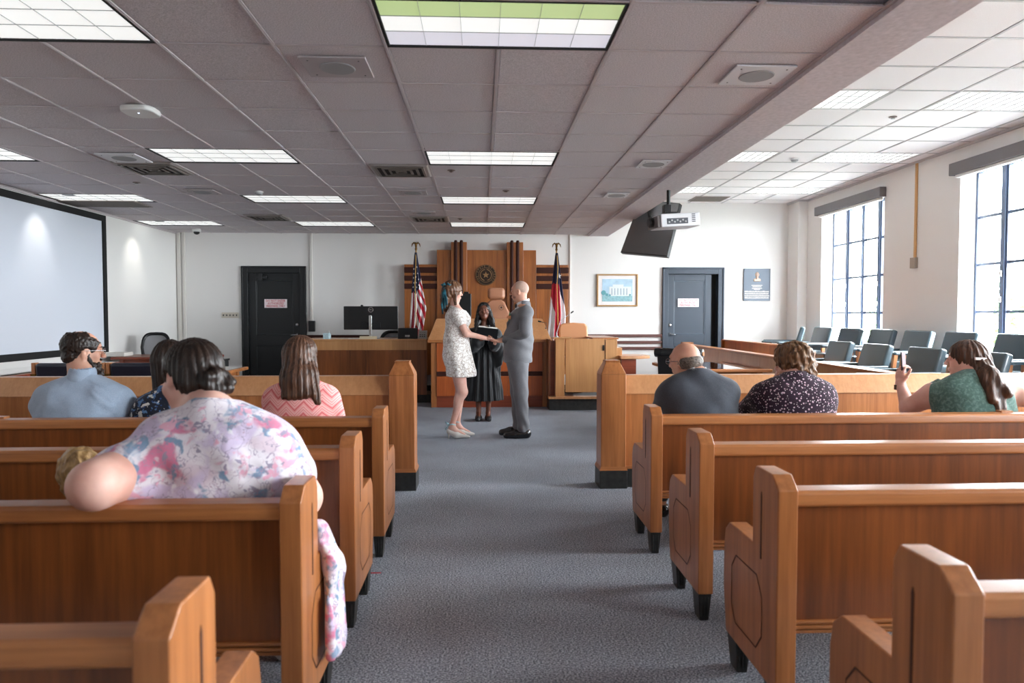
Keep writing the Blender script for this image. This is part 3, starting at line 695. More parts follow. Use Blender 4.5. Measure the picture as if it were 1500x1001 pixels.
part('kick_base', MB().box(.97, 1.98, 10.0, 11.2, 0, .165), FOOT, t)
part('step_box', MB().box(1.945, 2.02, 10.0, 10.4, .18, .90), WPALE, t, bevel=.004)
t = thing('side_table', 'small wooden table beside the witness box', 'table', (2.2, 10.05, 0))
part('table_top', MB().prism([(1.97, 9.86), (2.24, 9.86), (2.42, 9.98), (2.42, 10.3), (1.97, 10.3)], 'z', .745, .79), WLIGHT, t, bevel=.004)
part('pedestal_panel', MB().box(2.0, 2.21, 9.93, 10.25, 0, .745), WRED, t)
# microphones
def mic(base, tip, lab, m=GREYP):
    b_ = Vector(base); e = Vector(tip); t = thing('gooseneck_microphone', lab, 'microphone', b_)
    mid = (b_+e)/2+Vector((-.05 if e.x > b_.x else .05, 0, .06))
    part('mount', MB().lathe([(.03, 0), (.03, .012), (.012, .02), (.010, .07)], b_, 14), m, t)
    part('gooseneck', MB().tube([b_+Vector((0, 0, .06)), b_*.6+mid*.4+Vector((0, 0, .03)), mid, mid*.4+e*.6, e], .005, 6), m, t)
    d = (e-mid).normalized(); part('capsule', MB().tube([e, e+d*.015, e+d*.05], [.008, .012, .010], 8), BLK, t)
mic((1.08, 10.1, 1.052), (1.30, 10.2, 1.40), 'grey gooseneck microphone on the witness box')
mic((.97, 10.6, 1.11), (.90, 10.62, 1.27), "black microphone on the right end of the judge's bench", BLK)
# ================================================================ WALL THINGS, BACK WALL
def conduit(name, lab, x, z0, z1, y, r, m, cat='conduit', box=None):
    t = thing(name, lab, cat, (x, y, z0))
    part('channel', MB().box(x-r, x+r, y-.03, y, z0, z1), m, t, bevel=.004)
    if box: part('outlet_box', MB().box(*box), BLK if box[6:] == () else m, t, bevel=.004)
    return t
RACE = plain('raceway_white', (214, 210, 204), .5)
conduit('cable_raceway', 'white raceway right of the black door ending in a black box', -3.05, 1.27, ZL, YB, .022, RACE, box=(-3.10, -2.99, YB-.06, YB, 1.08, 1.27))
conduit('cable_raceway', 'white raceway in the left back corner, left pipe', -5.37, .3, ZL, YB, .03, RACE)
conduit('cable_raceway', 'white raceway in the left back corner, right pipe', -5.28, .3, ZL, YB, .022, RACE)
conduit('cable_raceway', 'thin raceway on the wall right of the panelling', 1.60, 1.03, ZL, YB, .012, RACE)
t = thing('wall_conduit', 'tan conduit with switch box between the two windows', 'conduit', (XR, 9.15, 2.1)); TANP = plain('conduit_tan', (196, 150, 96), .5)
part('channel', MB().box(XR-.02, XR, 9.13, 9.17, 2.12, ZR), TANP, t, bevel=.003)
part('outlet_box', MB().box(XR-.05, XR, 9.10, 9.20, 2.0, 2.14), plain('box_taupe', (156, 142, 128), .5), t, bevel=.004)
t = thing('switch_plate', 'wide ivory switch plate left of the black door', 'switch', (-4.49, YB, 1.37))
part('plate', MB().box(-4.64, -4.34, YB-.012, YB, 1.32, 1.42), plain('ivory_plate', (206, 198, 184), .5), t, bevel=.003)
for k in range(5): part('toggle', MB().box(-4.612+k*.058, -4.60+k*.058, YB-.025, YB-.012, 1.355, 1.385), STEELD, t)
t = thing('wall_outlet_box', 'small grey outlet box low on the left wall below the screen', 'outlet', (XL, 8.72, .62))
part('plate', MB().box(XL, XL+.03, 8.58, 8.86, .62, .72), GREYP, t, bevel=.003)
part('socket', MB().box(XL+.03, XL+.034, 8.62, 8.68, .65, .69), BLK, t)
# framed picture
t = thing('framed_picture', 'gold framed watercolour of a white columned building', 'picture', (2.465, YB, 1.825))
GOLD = plain('gold_frame', (168, 132, 88), .35, metal=.5)
x0, x1, z0, z1 = 2.09, 2.845, 1.53, 2.12; f = MB()
for (a, b_, c, d) in ((x0, x1, z1-.028, z1), (x0, x1, z0, z0+.028), (x0, x0+.028, z0+.028, z1-.028), (x1-.028, x1, z0+.028, z1-.028)): f.box(a, b_, YB-.035, YB, c, d)
part('frame', f, GOLD, t, bevel=.004)
part('mount_board', MB().box(x0+.028, x1-.028, YB-.018, YB, z0+.028, z1-.028), plain('mount_cream', (226, 220, 218), .7), t)
p = part('print', MB().box(x0+.10, x1-.10, YB-.021, YB-.018, z0+.09, z1-.09), plain('print_sky', (168, 196, 214), .6, var=.06, bscale=9), t)
part('painted_lawn', MB().box(x0+.10, x1-.10, YB-.023, YB-.021, z0+.09, z0+.20), plain('print_lawn', (132, 172, 178), .6, var=.08, bscale=30), p)
m = MB().box(2.32, 2.72, YB-.024, YB-.021, z0+.19, z0+.36)
m.box(2.38, 2.58, YB-.026, YB-.021, z0+.34, z0+.40)
part('painted_building', m, plain('print_building', (214, 220, 218), .6), p)
m = MB()
for k in range(6): m.box(2.36+k*.055, 2.372+k*.055, YB-.0275, YB-.024, z0+.21, z0+.33)
part('painted_columns', m, plain('print_windows', (120, 146, 164), .6), p)
m = MB()
for (a, z, r) in ((2.215, z0+.25, .045), (2.275, z0+.215, .028), (2.33, z0+.205, .02), (2.70, z0+.21, .02)): m.lathe([(r, 0), (r*.9, -.002)], (a, YB-.0235, z), 12, 'y')
part('painted_shrubs', m, plain('print_tree', (92, 150, 156), .6), p)
# bronze plaque
t = thing('memorial_plaque', 'grey metal plaque with a moulded bust and lines of lettering', 'plaque', (5.05, YB, 1.92))
x0, x1, z0, z1 = 4.805, 5.30, 1.635, 2.225
PLQ = plain('plaque_metal', (72, 80, 90), .4, metal=.35, bump=.2, bscale=90); PLR = plain('plaque_raised', (176, 168, 162), .4, metal=.2)
part('plate', MB().box(x0, x1, YB-.02, YB, z0, z1), PLQ, t, bevel=.004)
f = MB()
for (a, b_, c, d) in ((x0, x1, z1-.012, z1), (x0, x1, z0, z0+.012), (x0, x0+.012, z0, z1), (x1-.012, x1, z0, z1)): f.box(a, b_, YB-.028, YB-.02, c, d)
part('border', f, PLQ, t)
# ================================================================ PROJECTION SCREEN
t = thing('projection_screen', 'large white projection screen with black frame on the left wall', 'screen', (XL, 8.6, 1.8))
a, b_, z0, z1 = 6.86, 10.30, .84, 2.79; w = .085
part('screen_surface', MB().box(XL, XL+.03, a+w, b_-w, z0+w, z1-w), plain('screen_white', (205, 210, 220), .9), t)
for (c, d, e, g) in ((a, b_, z1-w, z1), (a, b_, z0, z0+w), (a, a+w, z0+w, z1-w), (b_-w, b_, z0+w, z1-w)): part('frame_bar', MB().box(XL, XL+.05, c, d, e, g), BLKM, t, bevel=.003)
# ================================================================ TV + PROJECTOR
t = thing('wall_television', 'flat black television hung tilted near the back wall', 'television', (2.4, 10.2, 2.6))
c0, c1, c2, c3 = at(938, 292, 10.55), at(996, 298, 9.75), at(977, 376, 9.75-.25), at(909, 370, 10.55-.25)
c0 = c3+(c0-c3)*1.0
nrm = (c1-c0).cross(c3-c0).normalized(); 
if nrm.y > 0: nrm = -nrm
bk = -nrm*.05
def slab(mb, q, fr, bkv): 
    vs = [p+fr for p in q]+[p+bkv for p in q]; return mb.add(vs, [(0, 1, 2, 3), (7, 6, 5, 4), (0, 4, 5, 1), (1, 5, 6, 2), (2, 6, 7, 3), (3, 7, 4, 0)])
Q = [c0, c3, c2, c1]
mid = (c0+c1+c2+c3)/4
o = part('housing', slab(MB(), Q, Vector((0, 0, 0)), bk), BLK, t); 
Qs = [mid+(q-mid)*.97 for q in Q]
part('panel_glass', slab(MB(), Qs, nrm*.004, Vector((0, 0, 0))), plain('tv_glass_reflection_grey', (104, 106, 106), .25, spec=.8, coat=.5), t)  # grey base stands in for the bright room reflected in dark glass
part('ceiling_bracket', MB().tube([mid+bk, mid+Vector((.0, .18, .25)), Vector((mid.x, mid.y+.18, ZR))], .025, 8), BLK, t)
t = thing('ceiling_projector', 'white projector hanging from the raised ceiling on a black pole', 'projector', (2.2, 8.0, 2.48))
p0 = at(984, 325, 8.0); M_ = RZ(8, p0) @ RY(-4, p0)
part('body', MB().box(p0.x-.20, p0.x+.27, p0.y-.17, p0.y+.17, p0.z-.075, p0.z+.075).xf(M_), plain('projector_white', (205, 205, 208), .4), t, bevel=.012)
part('connector_panel', MB().box(p0.x-.13, p0.x+.12, p0.y-.175, p0.y-.168, p0.z-.045, p0.z+.02).xf(M_), plain('connector_panel', (60, 64, 72), .5), t)
m = MB()
for k in range(7): m.box(p0.x-.115+k*.033, p0.x-.097+k*.033, p0.y-.180, p0.y-.175, p0.z-.03+(k % 2)*.018, p0.z-.012+(k % 2)*.018)
part('sockets', m.xf(M_), GREYP, t)
m = MB()
for k in range(5): m.box(p0.x+.17, p0.x+.21, p0.y-.175, p0.y-.168, p0.z-.03+k*.02, p0.z-.02+k*.02)
part('vent_slots', m.xf(M_), STEELD, t)
part('end_grille', MB().box(p0.x-.235, p0.x-.20, p0.y-.15, p0.y+.15, p0.z-.07, p0.z+.06).xf(M_), plain('projector_grey', (110, 100, 98), .5), t, bevel=.006)
part('lens_ring', MB().lathe([(.06, 0), (.06, -.04), (.045, -.05)], (p0.x-.235, p0.y+.0, p0.z), 20, 'x').xf(M_), BLK, t)
part('mount_plate', MB().box(p0.x-.10, p0.x+.04, p0.y-.10, p0.y+.10, p0.z+.075, p0.z+.10).box(p0.x-.10, p0.x-.02, p0.y-.05, p0.y+.05, p0.z+.10, p0.z+.19), BLK, t, bevel=.004)
part('pole', MB().tube([(p0.x-.04, p0.y, p0.z+.18), (p0.x-.04, p0.y, ZR)], .022, 12), BLK, t)
# ================================================================ FLAGS
RD = cloth('flag_red', (178, 22, 46), sheen=.4); FW_ = cloth('flag_white', (224, 220, 222), sheen=.4); NV = cloth('flag_navy', (22, 28, 58), sheen=.3); FR = plain('gold_fringe', (206, 160, 70), .6)
POLE = plain('flag_pole_wood', (150, 110, 50), .35, metal=.3)
def flag(px, lab, kind):
    X = at(px, 480, 11.95).x; Y = 11.95
    t = thing('flag_on_pole', lab, 'flag', (X, Y, .0))
    part('pole', MB().tube([(X, Y, .06), (X, Y, 2.47)], .013, 10), POLE, t)
    part('pole_base', MB().lathe([(.15, 0), (.15, .02), (.06, .05), (.03, .10), (.02, .14)], (X, Y, 0), 20), BRASS, t, smooth=True)
    e = MB().lathe([(.012, 0), (.02, .01), (.022, .03), (.012, .045)], (X, Y, 2.47), 12)
    e.tube([(X, Y, 2.51), (X, Y-.01, 2.56), (X, Y-.03, 2.60)], [.014, .022, .010], 8)
    for s in (-1, 1): e.tube([(X, Y, 2.565), (X+s*.035, Y, 2.60), (X+s*.062, Y, 2.575), (X+s*.072, Y, 2.53)], [.014, .016, .012, .004], 6)
    part('eagle_finial', e, BRASS, t, smooth=True)
    nu, nv = 110, 140; vs = []; fs = []; mi = []; ztop, zbot = 2.43, .98
    for j in range(nv+1):
        v_ = j/nv; z = ztop+(zbot-ztop)*v_
        if kind == 'us': L_, R_ = -.02-.10*v_**.8, .02+.155*min(1, v_/.62)**1.1-(.09*max(0, (v_-.62)/.38)); zz = z
        else: L_, R_ = -.02-.15*v_**.85, .02+.13*min(1, v_/.7)
        for i in range(nu+1):
            u = i/nu; amp = .012+.05*v_
            x = X+L_+(R_-L_)*(u+.035*math.sin(u*22))
            y = Y-.03-amp*(.55+.45*math.sin(u*21+v_*1.3))-.04*math.sin(u*math.pi)
            sag = .10*(u-.35)*v_ if kind == 'us' else .05*(u-.5)*v_
            vs.append((x, y, z-.04*math.sin(u*21+1)*v_-(sag if kind == 'us' else 0)))
    for j in range(nv):
        for i in range(nu):
            u, v_ = (i+.5)/nu, (j+.5)/nv
            fs.append((j*(nu+1)+i, (j+1)*(nu+1)+i, (j+1)*(nu+1)+i+1, j*(nu+1)+i+1))
            if kind == 'us':
                canton = v_ < .47-.20*max(0, (u-.45)/.55)
                if canton: c = 2
                elif u > .42: c = 0 if int((v_+.30*(1-u))*13.5) % 2 else 1
                else: c = 0 if int((u*6.5-v_*1.2+3)) % 2 else 1
                if j == nv-1 or (i == nu-1 and v_ > .3): c = 3
            else:
                if v_ < .36+.27*max(0, (u-.62)/.38): c = 2
                elif u > .62: c = 1 if (v_ > .36+.27*(u-.62)/.38 and u > .78-.1*v_) else 0
                elif u < .33 and v_ > .50+.55*u: c = 1
                else: c = 0
            mi.append(c)
    m = MB(); m.v = vs; m.f = fs; m.mi = mi
    o = part('flag_cloth', m, [RD, FW_, NV, FR], t, smooth=True)
    so = o.modifiers.new('s', 'SOLIDIFY'); so.thickness = .003
    def P_(u, v_):
        i, j = int(u*nu), int(v_*nv); return Vector(vs[j*(nu+1)+i])
    st = MB()
    spots = [(.15, .20), (.62, .17), (.20, .26), (.66, .24), (.14, .31), (.40, .29), (.70, .31), (.22, .37), (.44, .36), (.66, .37), (.12, .42), (.30, .43), (.48, .42)] if kind == 'us' else [(.80, .28)]
    for (u, v_) in spots:
        c = P_(u, v_)+Vector((0, -.008, 0)); r = .017 if kind == 'us' else .05
        pl = [(c.x+(r if k % 2 == 0 else r*.42)*math.cos(math.pi/2+k*math.pi/5)*.8, c.z+(r if k % 2 == 0 else r*.42)*math.sin(math.pi/2+k*math.pi/5)) for k in range(10)]
        st.prism(pl, 'y', c.y-.002, c.y+.002)
    part('stars', st, FW_, t)
    part('gold_cord', MB().tube([(X, Y-.05, 2.44), (X+.008, Y-.14, 2.2), (X-.006, Y-.15, 1.9), (X+.004, Y-.16, 1.5), (X+.01, Y-.15, 1.2)], .006, 6), FR, t)
flag(610, 'United States flag hanging on a pole left of the bench', 'us'); flag(815, 'Texas flag hanging on a pole right of the bench', 'tx')
# ================================================================ CLERK DESK ITEMS
t = thing('computer_monitor', 'wide black monitor seen from behind on the clerk desk', 'monitor', (-1.71, 11.1, 1.0))
c = at(543.5, 466, 11.1)
part('housing', MB().box(c.x-.425, c.x+.425, 11.08, 11.12, c.z-.185, c.z+.185), BLK, t, bevel=.01)
part('back_bulge', MB().frus((c.x-.16, c.x+.16, 11.05, 11.09), (c.x-.15, c.x+.15, 11.05, 11.09), c.z-.17, c.z-.07), BLKM, t, bevel=.004)
part('stand_column', MB().box(c.x-.022, c.x+.022, 11.02, 11.05, 1.01, c.z+.04), CHROME, t, bevel=.004)
part('stand_foot', MB().box(c.x-.13, c.x+.13, 10.97, 11.15, 1.0, 1.012), GREYP, t, bevel=.003)
part('webcam', MB().tube([(c.x-.14, 11.07, c.z+.19), (c.x-.14, 11.13, c.z+.19)], .018, 10).box(c.x-.15, c.x-.13, 11.08, 11.12, c.z+.15, c.z+.185), BLK, t)
l = MB(); n = 28; vs = []; fs = []
for d in (.040, .033):
    for k in range(n): a = 2*math.pi*k/n; vs.append((c.x+d*math.cos(a), 11.077, c.z+.13+d*math.sin(a)))
for k in range(n): fs.append((k, (k+1) % n, n+(k+1) % n, n+k))
part('logo_ring', l.add(vs, fs), CHROME, t); text('logo', 'DELL', .028, Matrix.Translation((c.x, 11.077, c.z+.13)) @ FACE_CAM, CHROME, t)
t = thing('desk_terminal', 'small black screen unit on the clerk desk by the bench', 'terminal', (-1.13, 11.1, 1.0))
a, b_ = at(583, 480, 11.1), at(612, 497, 11.1)
part('housing', MB().prism([(11.05, 1.0), (11.09, 1.165), (11.13, 1.17), (11.15, 1.0)], 'x', a.x, b_.x), BLK, t, bevel=.008)
part('label_plate', MB().box((a.x+b_.x)/2-.04, (a.x+b_.x)/2+.03, 11.053, 11.06, 1.03, 1.06), GREYP, t)
t = thing('desk_phone', 'grey telephone unit with buttons beside the black terminal', 'telephone', (-.92, 11.1, 1.0))
a, b_ = at(613, 484, 11.1), at(626, 496, 11.1)
part('body', MB().prism([(11.02, 1.0), (11.07, 1.13), (11.10, 1.13), (11.14, 1.0)], 'x', a.x, b_.x), plain('phone_grey', (150, 148, 142), .5), t, bevel=.004)
m = MB()
for i in range(3):
    for j in range(3): m.box(a.x+.025+i*.032, a.x+.045+i*.032, 11.03+j*.013, 11.05+j*.013, 1.03+j*.026, 1.045+j*.026)
part('buttons', m, STEELD, t)
t = thing('hand_sanitizer_bottle', 'clear pump bottle standing on the left of the clerk desk', 'bottle', (-2.32, 11.05, 1.0))
q = at(482, 495, 11.05)
part('bottle', MB().lathe([(.03, 0), (.032, .02), (.032, .07), (.012, .09), (.012, .10)], (q.x, 11.05, 1.0), 14), plain('bottle_blue', (180, 204, 212), .2), t, smooth=True)
part('pump', MB().tube([(q.x, 11.05, 1.10), (q.x, 11.05, 1.125), (q.x-.03, 11.05, 1.125)], .006, 6), WH, t)
t = thing('tissue_card', 'small pale blue card box on the clerk desk', 'box', (-2.38, 11.0, 1.0)); q = at(477, 495, 11.0)
part('box_body', MB().box(q.x-.035, q.x+.05, 10.98, 11.02, 1.0, 1.09), plain('card_blue', (176, 200, 208), .6, var=.12, bscale=60), t)
t = thing('name_plate', 'cream name plate in front of the monitor foot', 'name plate', (-1.73, 10.93, 1.0))
a, b_ = at(527, 494, 10.93), at(552, 494, 10.93)
part('plate', MB().prism([(10.90, 1.0), (10.93, 1.045), (10.95, 1.045), (10.96, 1.0)], 'x', a.x, b_.x), plain('cream_plate', (214, 198, 166), .5), t)
t = thing('paper_sheet', 'flat paper lying on the clerk desk edge', 'paper', (-2.0, 11.0, 1.0)); a, b_ = at(511, 495, 11), at(526, 495, 11)
part('sheet', MB().box(a.x, b_.x, 10.93, 11.15, 1.0, 1.006), PAPER, t)
# monitor on the bench
t = thing('computer_monitor', "black monitor on the left of the judge's bench", 'monitor', (-.40, 11.0, 1.315)); c = at(675, 448, 11.1)
M_ = RZ(-12, c)
part('housing', MB().box(c.x-.17, c.x+.17, 11.08, 11.12, c.z-.20, c.z+.19).xf(M_), BLK, t, bevel=.008)
part('stand', MB().box(c.x-.02, c.x+.02, 11.12, 11.16, 1.32, c.z).box(c.x-.1, c.x+.1, 11.05, 11.2, 1.315, 1.33).xf(M_), BLK, t)
part('camera_clip', MB().box(c.x+.06, c.x+.13, 11.07, 11.12, c.z+.19, c.z+.22).xf(M_), BLK, t)
# plaque lettering and bust
t = [o for o in COL.objects if o.name == 'memorial_plaque'][0]
m = MB(); r_ = random.Random(3)
x0, x1 = 4.825, 5.28
for (z, a, b_) in ((1.92, 4.95, 5.15), (1.895, 4.97, 5.13), (1.865, 4.96, 5.15), (1.845, 5.0, 5.10)):
    x = a
    while x < b_: w = r_.uniform(.006, .014); m.box(x, x+w, YB-.024, YB-.02, z-.008, z+.006); x += w+.004
for k in range(4):
    z = 1.805-k*.038; x = x0
    while x < x1-.01: w = r_.uniform(.009, .020); m.box(x, x+w, YB-.024, YB-.02, z-.012, z+.010+r_.uniform(-.004, .004)); x += w+.005
part('raised_lettering', m, PLR, t)['kind'] = 'stuff'
# ================================================================ CHAIRS
def ubox(cx_, cy_, cz_, w, d, h, r=.03):      # padded block helper (bevelled later)
    return MB().box(cx_-w/2, cx_+w/2, cy_-d/2, cy_+d/2, cz_-h/2, cz_+h/2)
def jury_chair():
    # faces -X, origin on platform
    t = thing('jury_chair', 'x', 'chair', (0, 0, 0), 'slate leather jury chairs')
    part('seat', ubox(-.05, 0, .44, .50, .50, .11), LEATH, t, bevel=.03, segs=3)
    bk_ = MB().box(-.045, .045, -.25, .25, -.22, .22).xf(Matrix.Translation((.24, 0, .64)) @ Matrix.Rotation(math.radians(16), 4, 'Y'))
    part('backrest', bk_, LEATH, t, bevel=.028, segs=3)
    for s in (-1, 1):
        part('arm_pad', MB().box(-.36, .22, s*.285-.03, s*.285+.03, .575, .615), LEATH, t, bevel=.018, segs=3)
        part('arm_post', MB().box(-.30, -.25, s*.285-.02, s*.285+.02, .30, .58).xf(RY(8, (-.27, 0, .3))), CHAIRW, t, bevel=.005)
        part('arm_post', MB().box(.08, .13, s*.285-.02, s*.285+.02, .30, .58), CHAIRW, t, bevel=.005)
        part('side_rail', MB().box(-.30, .20, s*.285-.015, s*.285+.015, .33, .38), CHAIRW, t, bevel=.004)
    part('pedestal', MB().lathe([(.16, 0), (.16, .02), (.05, .05), (.035, .08), (.035, .39)], (-.03, 0, 0), 16), STEELD, t, smooth=True)
    return t
jc0 = jury_chair()
PH1, PH2 = .17, .32
jb = [(5.26, 11.95), (5.26, 11.10), (5.26, 10.25), (5.26, 9.42), (5.26, 8.62), (5.26, 7.82), (5.26, 6.98), (5.26, 6.15)]
jf = [(4.46, 9.02), (4.46, 8.17), (4.46, 7.24), (4.46, 6.34)]
ordn = ['first', 'second', 'third', 'fourth', 'fifth', 'sixth', 'seventh', 'eighth']
k = 0
for row, lst, ph, rn in ((0, jb, PH2, 'back row'), (1, jf, PH1, 'front row')):
    for i, (x, y) in enumerate(lst):
        lab = 'slate leather jury chair with padded arms, %s from the back wall in the %s' % (ordn[i], rn)
        rz = 4
        if k == 0: o = jc0; KID[jc0.name] = [(c_, kids(c_)) for c_ in kids(jc0)]; o.location = (x, y, ph); o.rotation_euler = (0, 0, math.radians(-25)); o['label'] = lab
        else: dup(jc0, (x, y, ph), rz, lab)
        k += 1
# jury platform and front wall
struct('trim_8', MB().box(3.62, XR, 5.0, 12.28, 0, PH1).box(4.85, XR, 5.0, 12.28, PH1, PH2), CARPET)['label'] = 'stepped carpeted jury platform'
t = thing('jury_box_rail', 'long wooden front wall of the jury box running to the back', 'railing', (3.55, 9, 0))
part('cap_rail', MB().box(3.50, 3.64, 5.66, 11.95, .845, .875), WY, t, bevel=.004)
for k in range(4):
    a = 5.66+k*1.57; part('panel', MB().prism([(3.52, .16), (3.56, .845), (3.62, .845), (3.62, .16)], 'y', a+.002, a+1.568), WLIGHT, t)
part('plinth', MB().box(3.53, 3.62, 5.66, 11.95, 0, .16), FOOT, t)
part('end_post', MB().box(3.48, 3.66, 11.95, 12.1, 0, .9), WEND, t)
t = thing('jury_box_divider', 'orange brown wooden partition in the jury box near the plaque', 'partition', (4.2, 10.8, PH1))
part('panel', MB().prism([(4.16, PH1), (4.19, .93), (4.25, .93), (4.25, PH1)], 'y', 9.45, 11.9), WZ, t)
part('cap_rail', MB().box(4.15, 4.27, 9.43, 11.93, .93, .955), WY, t, bevel=.004)
part('end_cap', MB().box(4.14, 4.27, 11.9, 11.94, PH1, .94), WZ, t)
# tables
GLT = plain('glass_table_top', (120, 70, 44), .04, spec=1.0, coat=1)
GLTW = plain('glossy_pale_table_top', (150, 120, 100), .05, spec=1.0, coat=1)
def table(x0, x1, y0, y1, z, lab, topm, legm, name='counsel_table', apron=.07):
    t = thing(name, lab, 'table', ((x0+x1)/2, (y0+y1)/2, 0))
    part('table_top', MB().box(x0, x1, y0, y1, z-.035, z), legm, t, bevel=.006)
    part('glass_sheet', MB().box(x0+.02, x1-.02, y0+.02, y1-.02, z, z+.005), topm, t)
    for sx in (0, 1):
        for sy in (0, 1):
            X = x0+.08 if sx == 0 else x1-.14; Y = y0+.08 if sy == 0 else y1-.14
            part('leg', MB().box(X, X+.06, Y, Y+.06, 0, z-.035), legm, t, bevel=.005)
    part('apron', MB().box(x0+.09, x1-.09, y0+.10, y0+.12, z-.035-apron, z-.035).box(x0+.09, x1-.09, y1-.12, y1-.10, z-.035-apron, z-.035).box(x0+.10, x0+.12, y0+.1, y1-.1, z-.035-apron, z-.035).box(x1-.12, x1-.10, y0+.1, y1-.1, z-.035-apron, z-.035), legm, t)
    return t
table(2.2, 3.28, 7.75, 8.95, .76, 'glass topped wooden counsel table right of the aisle', GLT, WX)
table(-4.3, -2.75, 7.35, 8.35, .765, 'pale glass topped counsel table in front of the black door', GLTW, WX)
table(-5.36, -4.72, 6.3, 9.3, .76, 'narrow reddish side table along the left wall below the screen', GLTW, WRED, 'wall_table', .10)
table(-5.25, -3.92, 10.1, 10.8, .775, 'brown wooden desk in the far left corner', plain('desk_top_brown', (128, 84, 62), .35), WRED, 'corner_desk', .08)
t = thing('paper_stack', 'white papers on the corner desk at the left', 'papers', (-5.0, 10.4, .78)); a, b_ = at(157, 520, 10.4), at(188, 520, 10.4)
part('papers', MB().box(a.x, b_.x, 10.25, 10.55, .78, .83).xf(RZ(4, ((a.x+b_.x)/2, 10.4, 0))), PAPER, t)
t = thing('desk_box', 'dark grey box beside the corner desk right end', 'box', (-3.85, 10.4, 0)); 
part('box_body', MB().box(-4.05, -3.78, 10.3, 10.6, 0, .70), plain('box_dark', (48, 50, 50), .5), t, bevel=.01)
part('lid', MB().box(-4.06, -3.77, 10.29, 10.61, .70, .725), BLK, t)
# low navy chairs at the left table
def navy_chair(x, y, lab):
    t = thing('counsel_chair', lab, 'chair', (x, y, 0), 'low navy leather chairs with wooden posts')
    part('seat', ubox(x, y+.30, .45, .54, .52, .10), NAVY, t, bevel=.03, segs=3)
    part('backrest', MB().box(x-.29, x+.29, y, y+.07, .55, .92).xf(RX(6, (x, y, .55))), NAVY, t, bevel=.03, segs=3)
    for s in (-1, 1):
        part('back_post', MB().box(x+s*.315-.02, x+s*.315+.02, y-.01, y+.05, .0, .925), CHAIRW, t, bevel=.006)
        part('front_leg', MB().box(x+s*.30-.02, x+s*.30+.02, y+.50, y+.54, .0, .62), CHAIRW, t, bevel=.006)
        part('arm', MB().box(x+s*.31-.025, x+s*.31+.025, y+.03, y+.55, .62, .65), CHAIRW, t, bevel=.008)
        part('brass_band', MB().box(x+s*.315-.024, x+s*.315+.024, y-.014, y+.054, .80, .82), BRASS, t)
navy_chair(-3.88, 6.72, 'navy leather chair behind the bearded man, left of the pair'); navy_chair(-3.20, 6.72, 'navy leather chair right of the pair behind the pews')
def mesh_chair(c, rz, lab, w=.46, h=.5, zb=.62):
    t = thing('mesh_office_chair', lab, 'chair', (c[0], c[1], 0)); M_ = Matrix.Translation((c[0], c[1], 0)) @ Matrix.Rotation(math.radians(rz), 4, 'Z')
    pts = []
    for k in range(24):
        a = 2*math.pi*k/24; sx = w/2*math.copysign(abs(math.cos(a))**.55, math.cos(a)); sz = h/2*math.copysign(abs(math.sin(a))**.55, math.sin(a))
        sx *= 1.0-.18*(-sz/h+.0) if sz < 0 else 1.0-.25*(sz/h); pts.append((sx, sz))
    def yy(x, z): return -.06+.9*x*x-.10*(z/h)
    vs = []; fs = []
    for (f_, dy) in ((1, 0), (.80, 0), (.80, .03), (1, .03)):
        for (a, z) in pts: vs.append((a*f_, yy(a*f_, z)+dy, zb+h/2+z*f_))
    n = 24
    for r in range(4):
        for k in range(n): fs.append((r*n+k, r*n+(k+1) % n, ((r+1) % 4)*n+(k+1) % n, ((r+1) % 4)*n+k))
    part('back_frame', MB().add(vs, fs).xf(M_), BLK, t, smooth=True)
    vs = [(0, yy(0, 0)+.015, zb+h/2)]; 
    for f_ in (.4, .82):
        for (a, z) in pts: vs.append((a*f_, yy(a*f_, z)+.015, zb+h/2+z*f_))
    fs = [(0, 1+k, 1+(k+1) % n) for k in range(n)]+[(1+k, 1+n+k, 1+n+(k+1) % n, 1+(k+1) % n) for k in range(n)]
    part('back_mesh', MB().add(vs, fs).xf(M_), MESHM, t, smooth=True)
    part('seat', MB().box(-.24, .24, .02, .48, .44, .51).xf(M_), BLKM, t, bevel=.03, segs=3)
    part('gas_column', MB().tube([(0, .24, .10), (0, .24, .44)], .03, 10).xf(M_), STEELD, t)
    for k in range(5):
        a = 2*math.pi*k/5+.3; e = Vector((.28*math.cos(a), .24+.28*math.sin(a), .07))
        part('base_arm', MB().tube([(0, .24, .11), e], [.028, .016], 8).tube([e+Vector((0, 0, -.015)), e+Vector((0, 0, -.06))], .024, 8).xf(M_), BLK, t)
    for s in (-1, 1): part('armrest', MB().tube([(s*.25, .08, .46), (s*.29, .10, .66), (s*.28, .34, .66), (s*.25, .34, .47)], .014, 8).box(s*.28-.035, s*.28+.035, .08, .36, .66, .69).xf(M_), BLK, t)
    part('back_stem', MB().tube([(0, .08, .45), (0, -.02, .52), (0, -.06, .68)], .022, 8).xf(M_), BLK, t)
mesh_chair((-4.98, 10.90), 200, 'black mesh backed office chair at the corner desk, far left', w=.42, h=.45, zb=.66)
mesh_chair((-1.48, 11.75), 170, 'black mesh office chair behind the clerk desk', w=.5, h=.46, zb=.66)
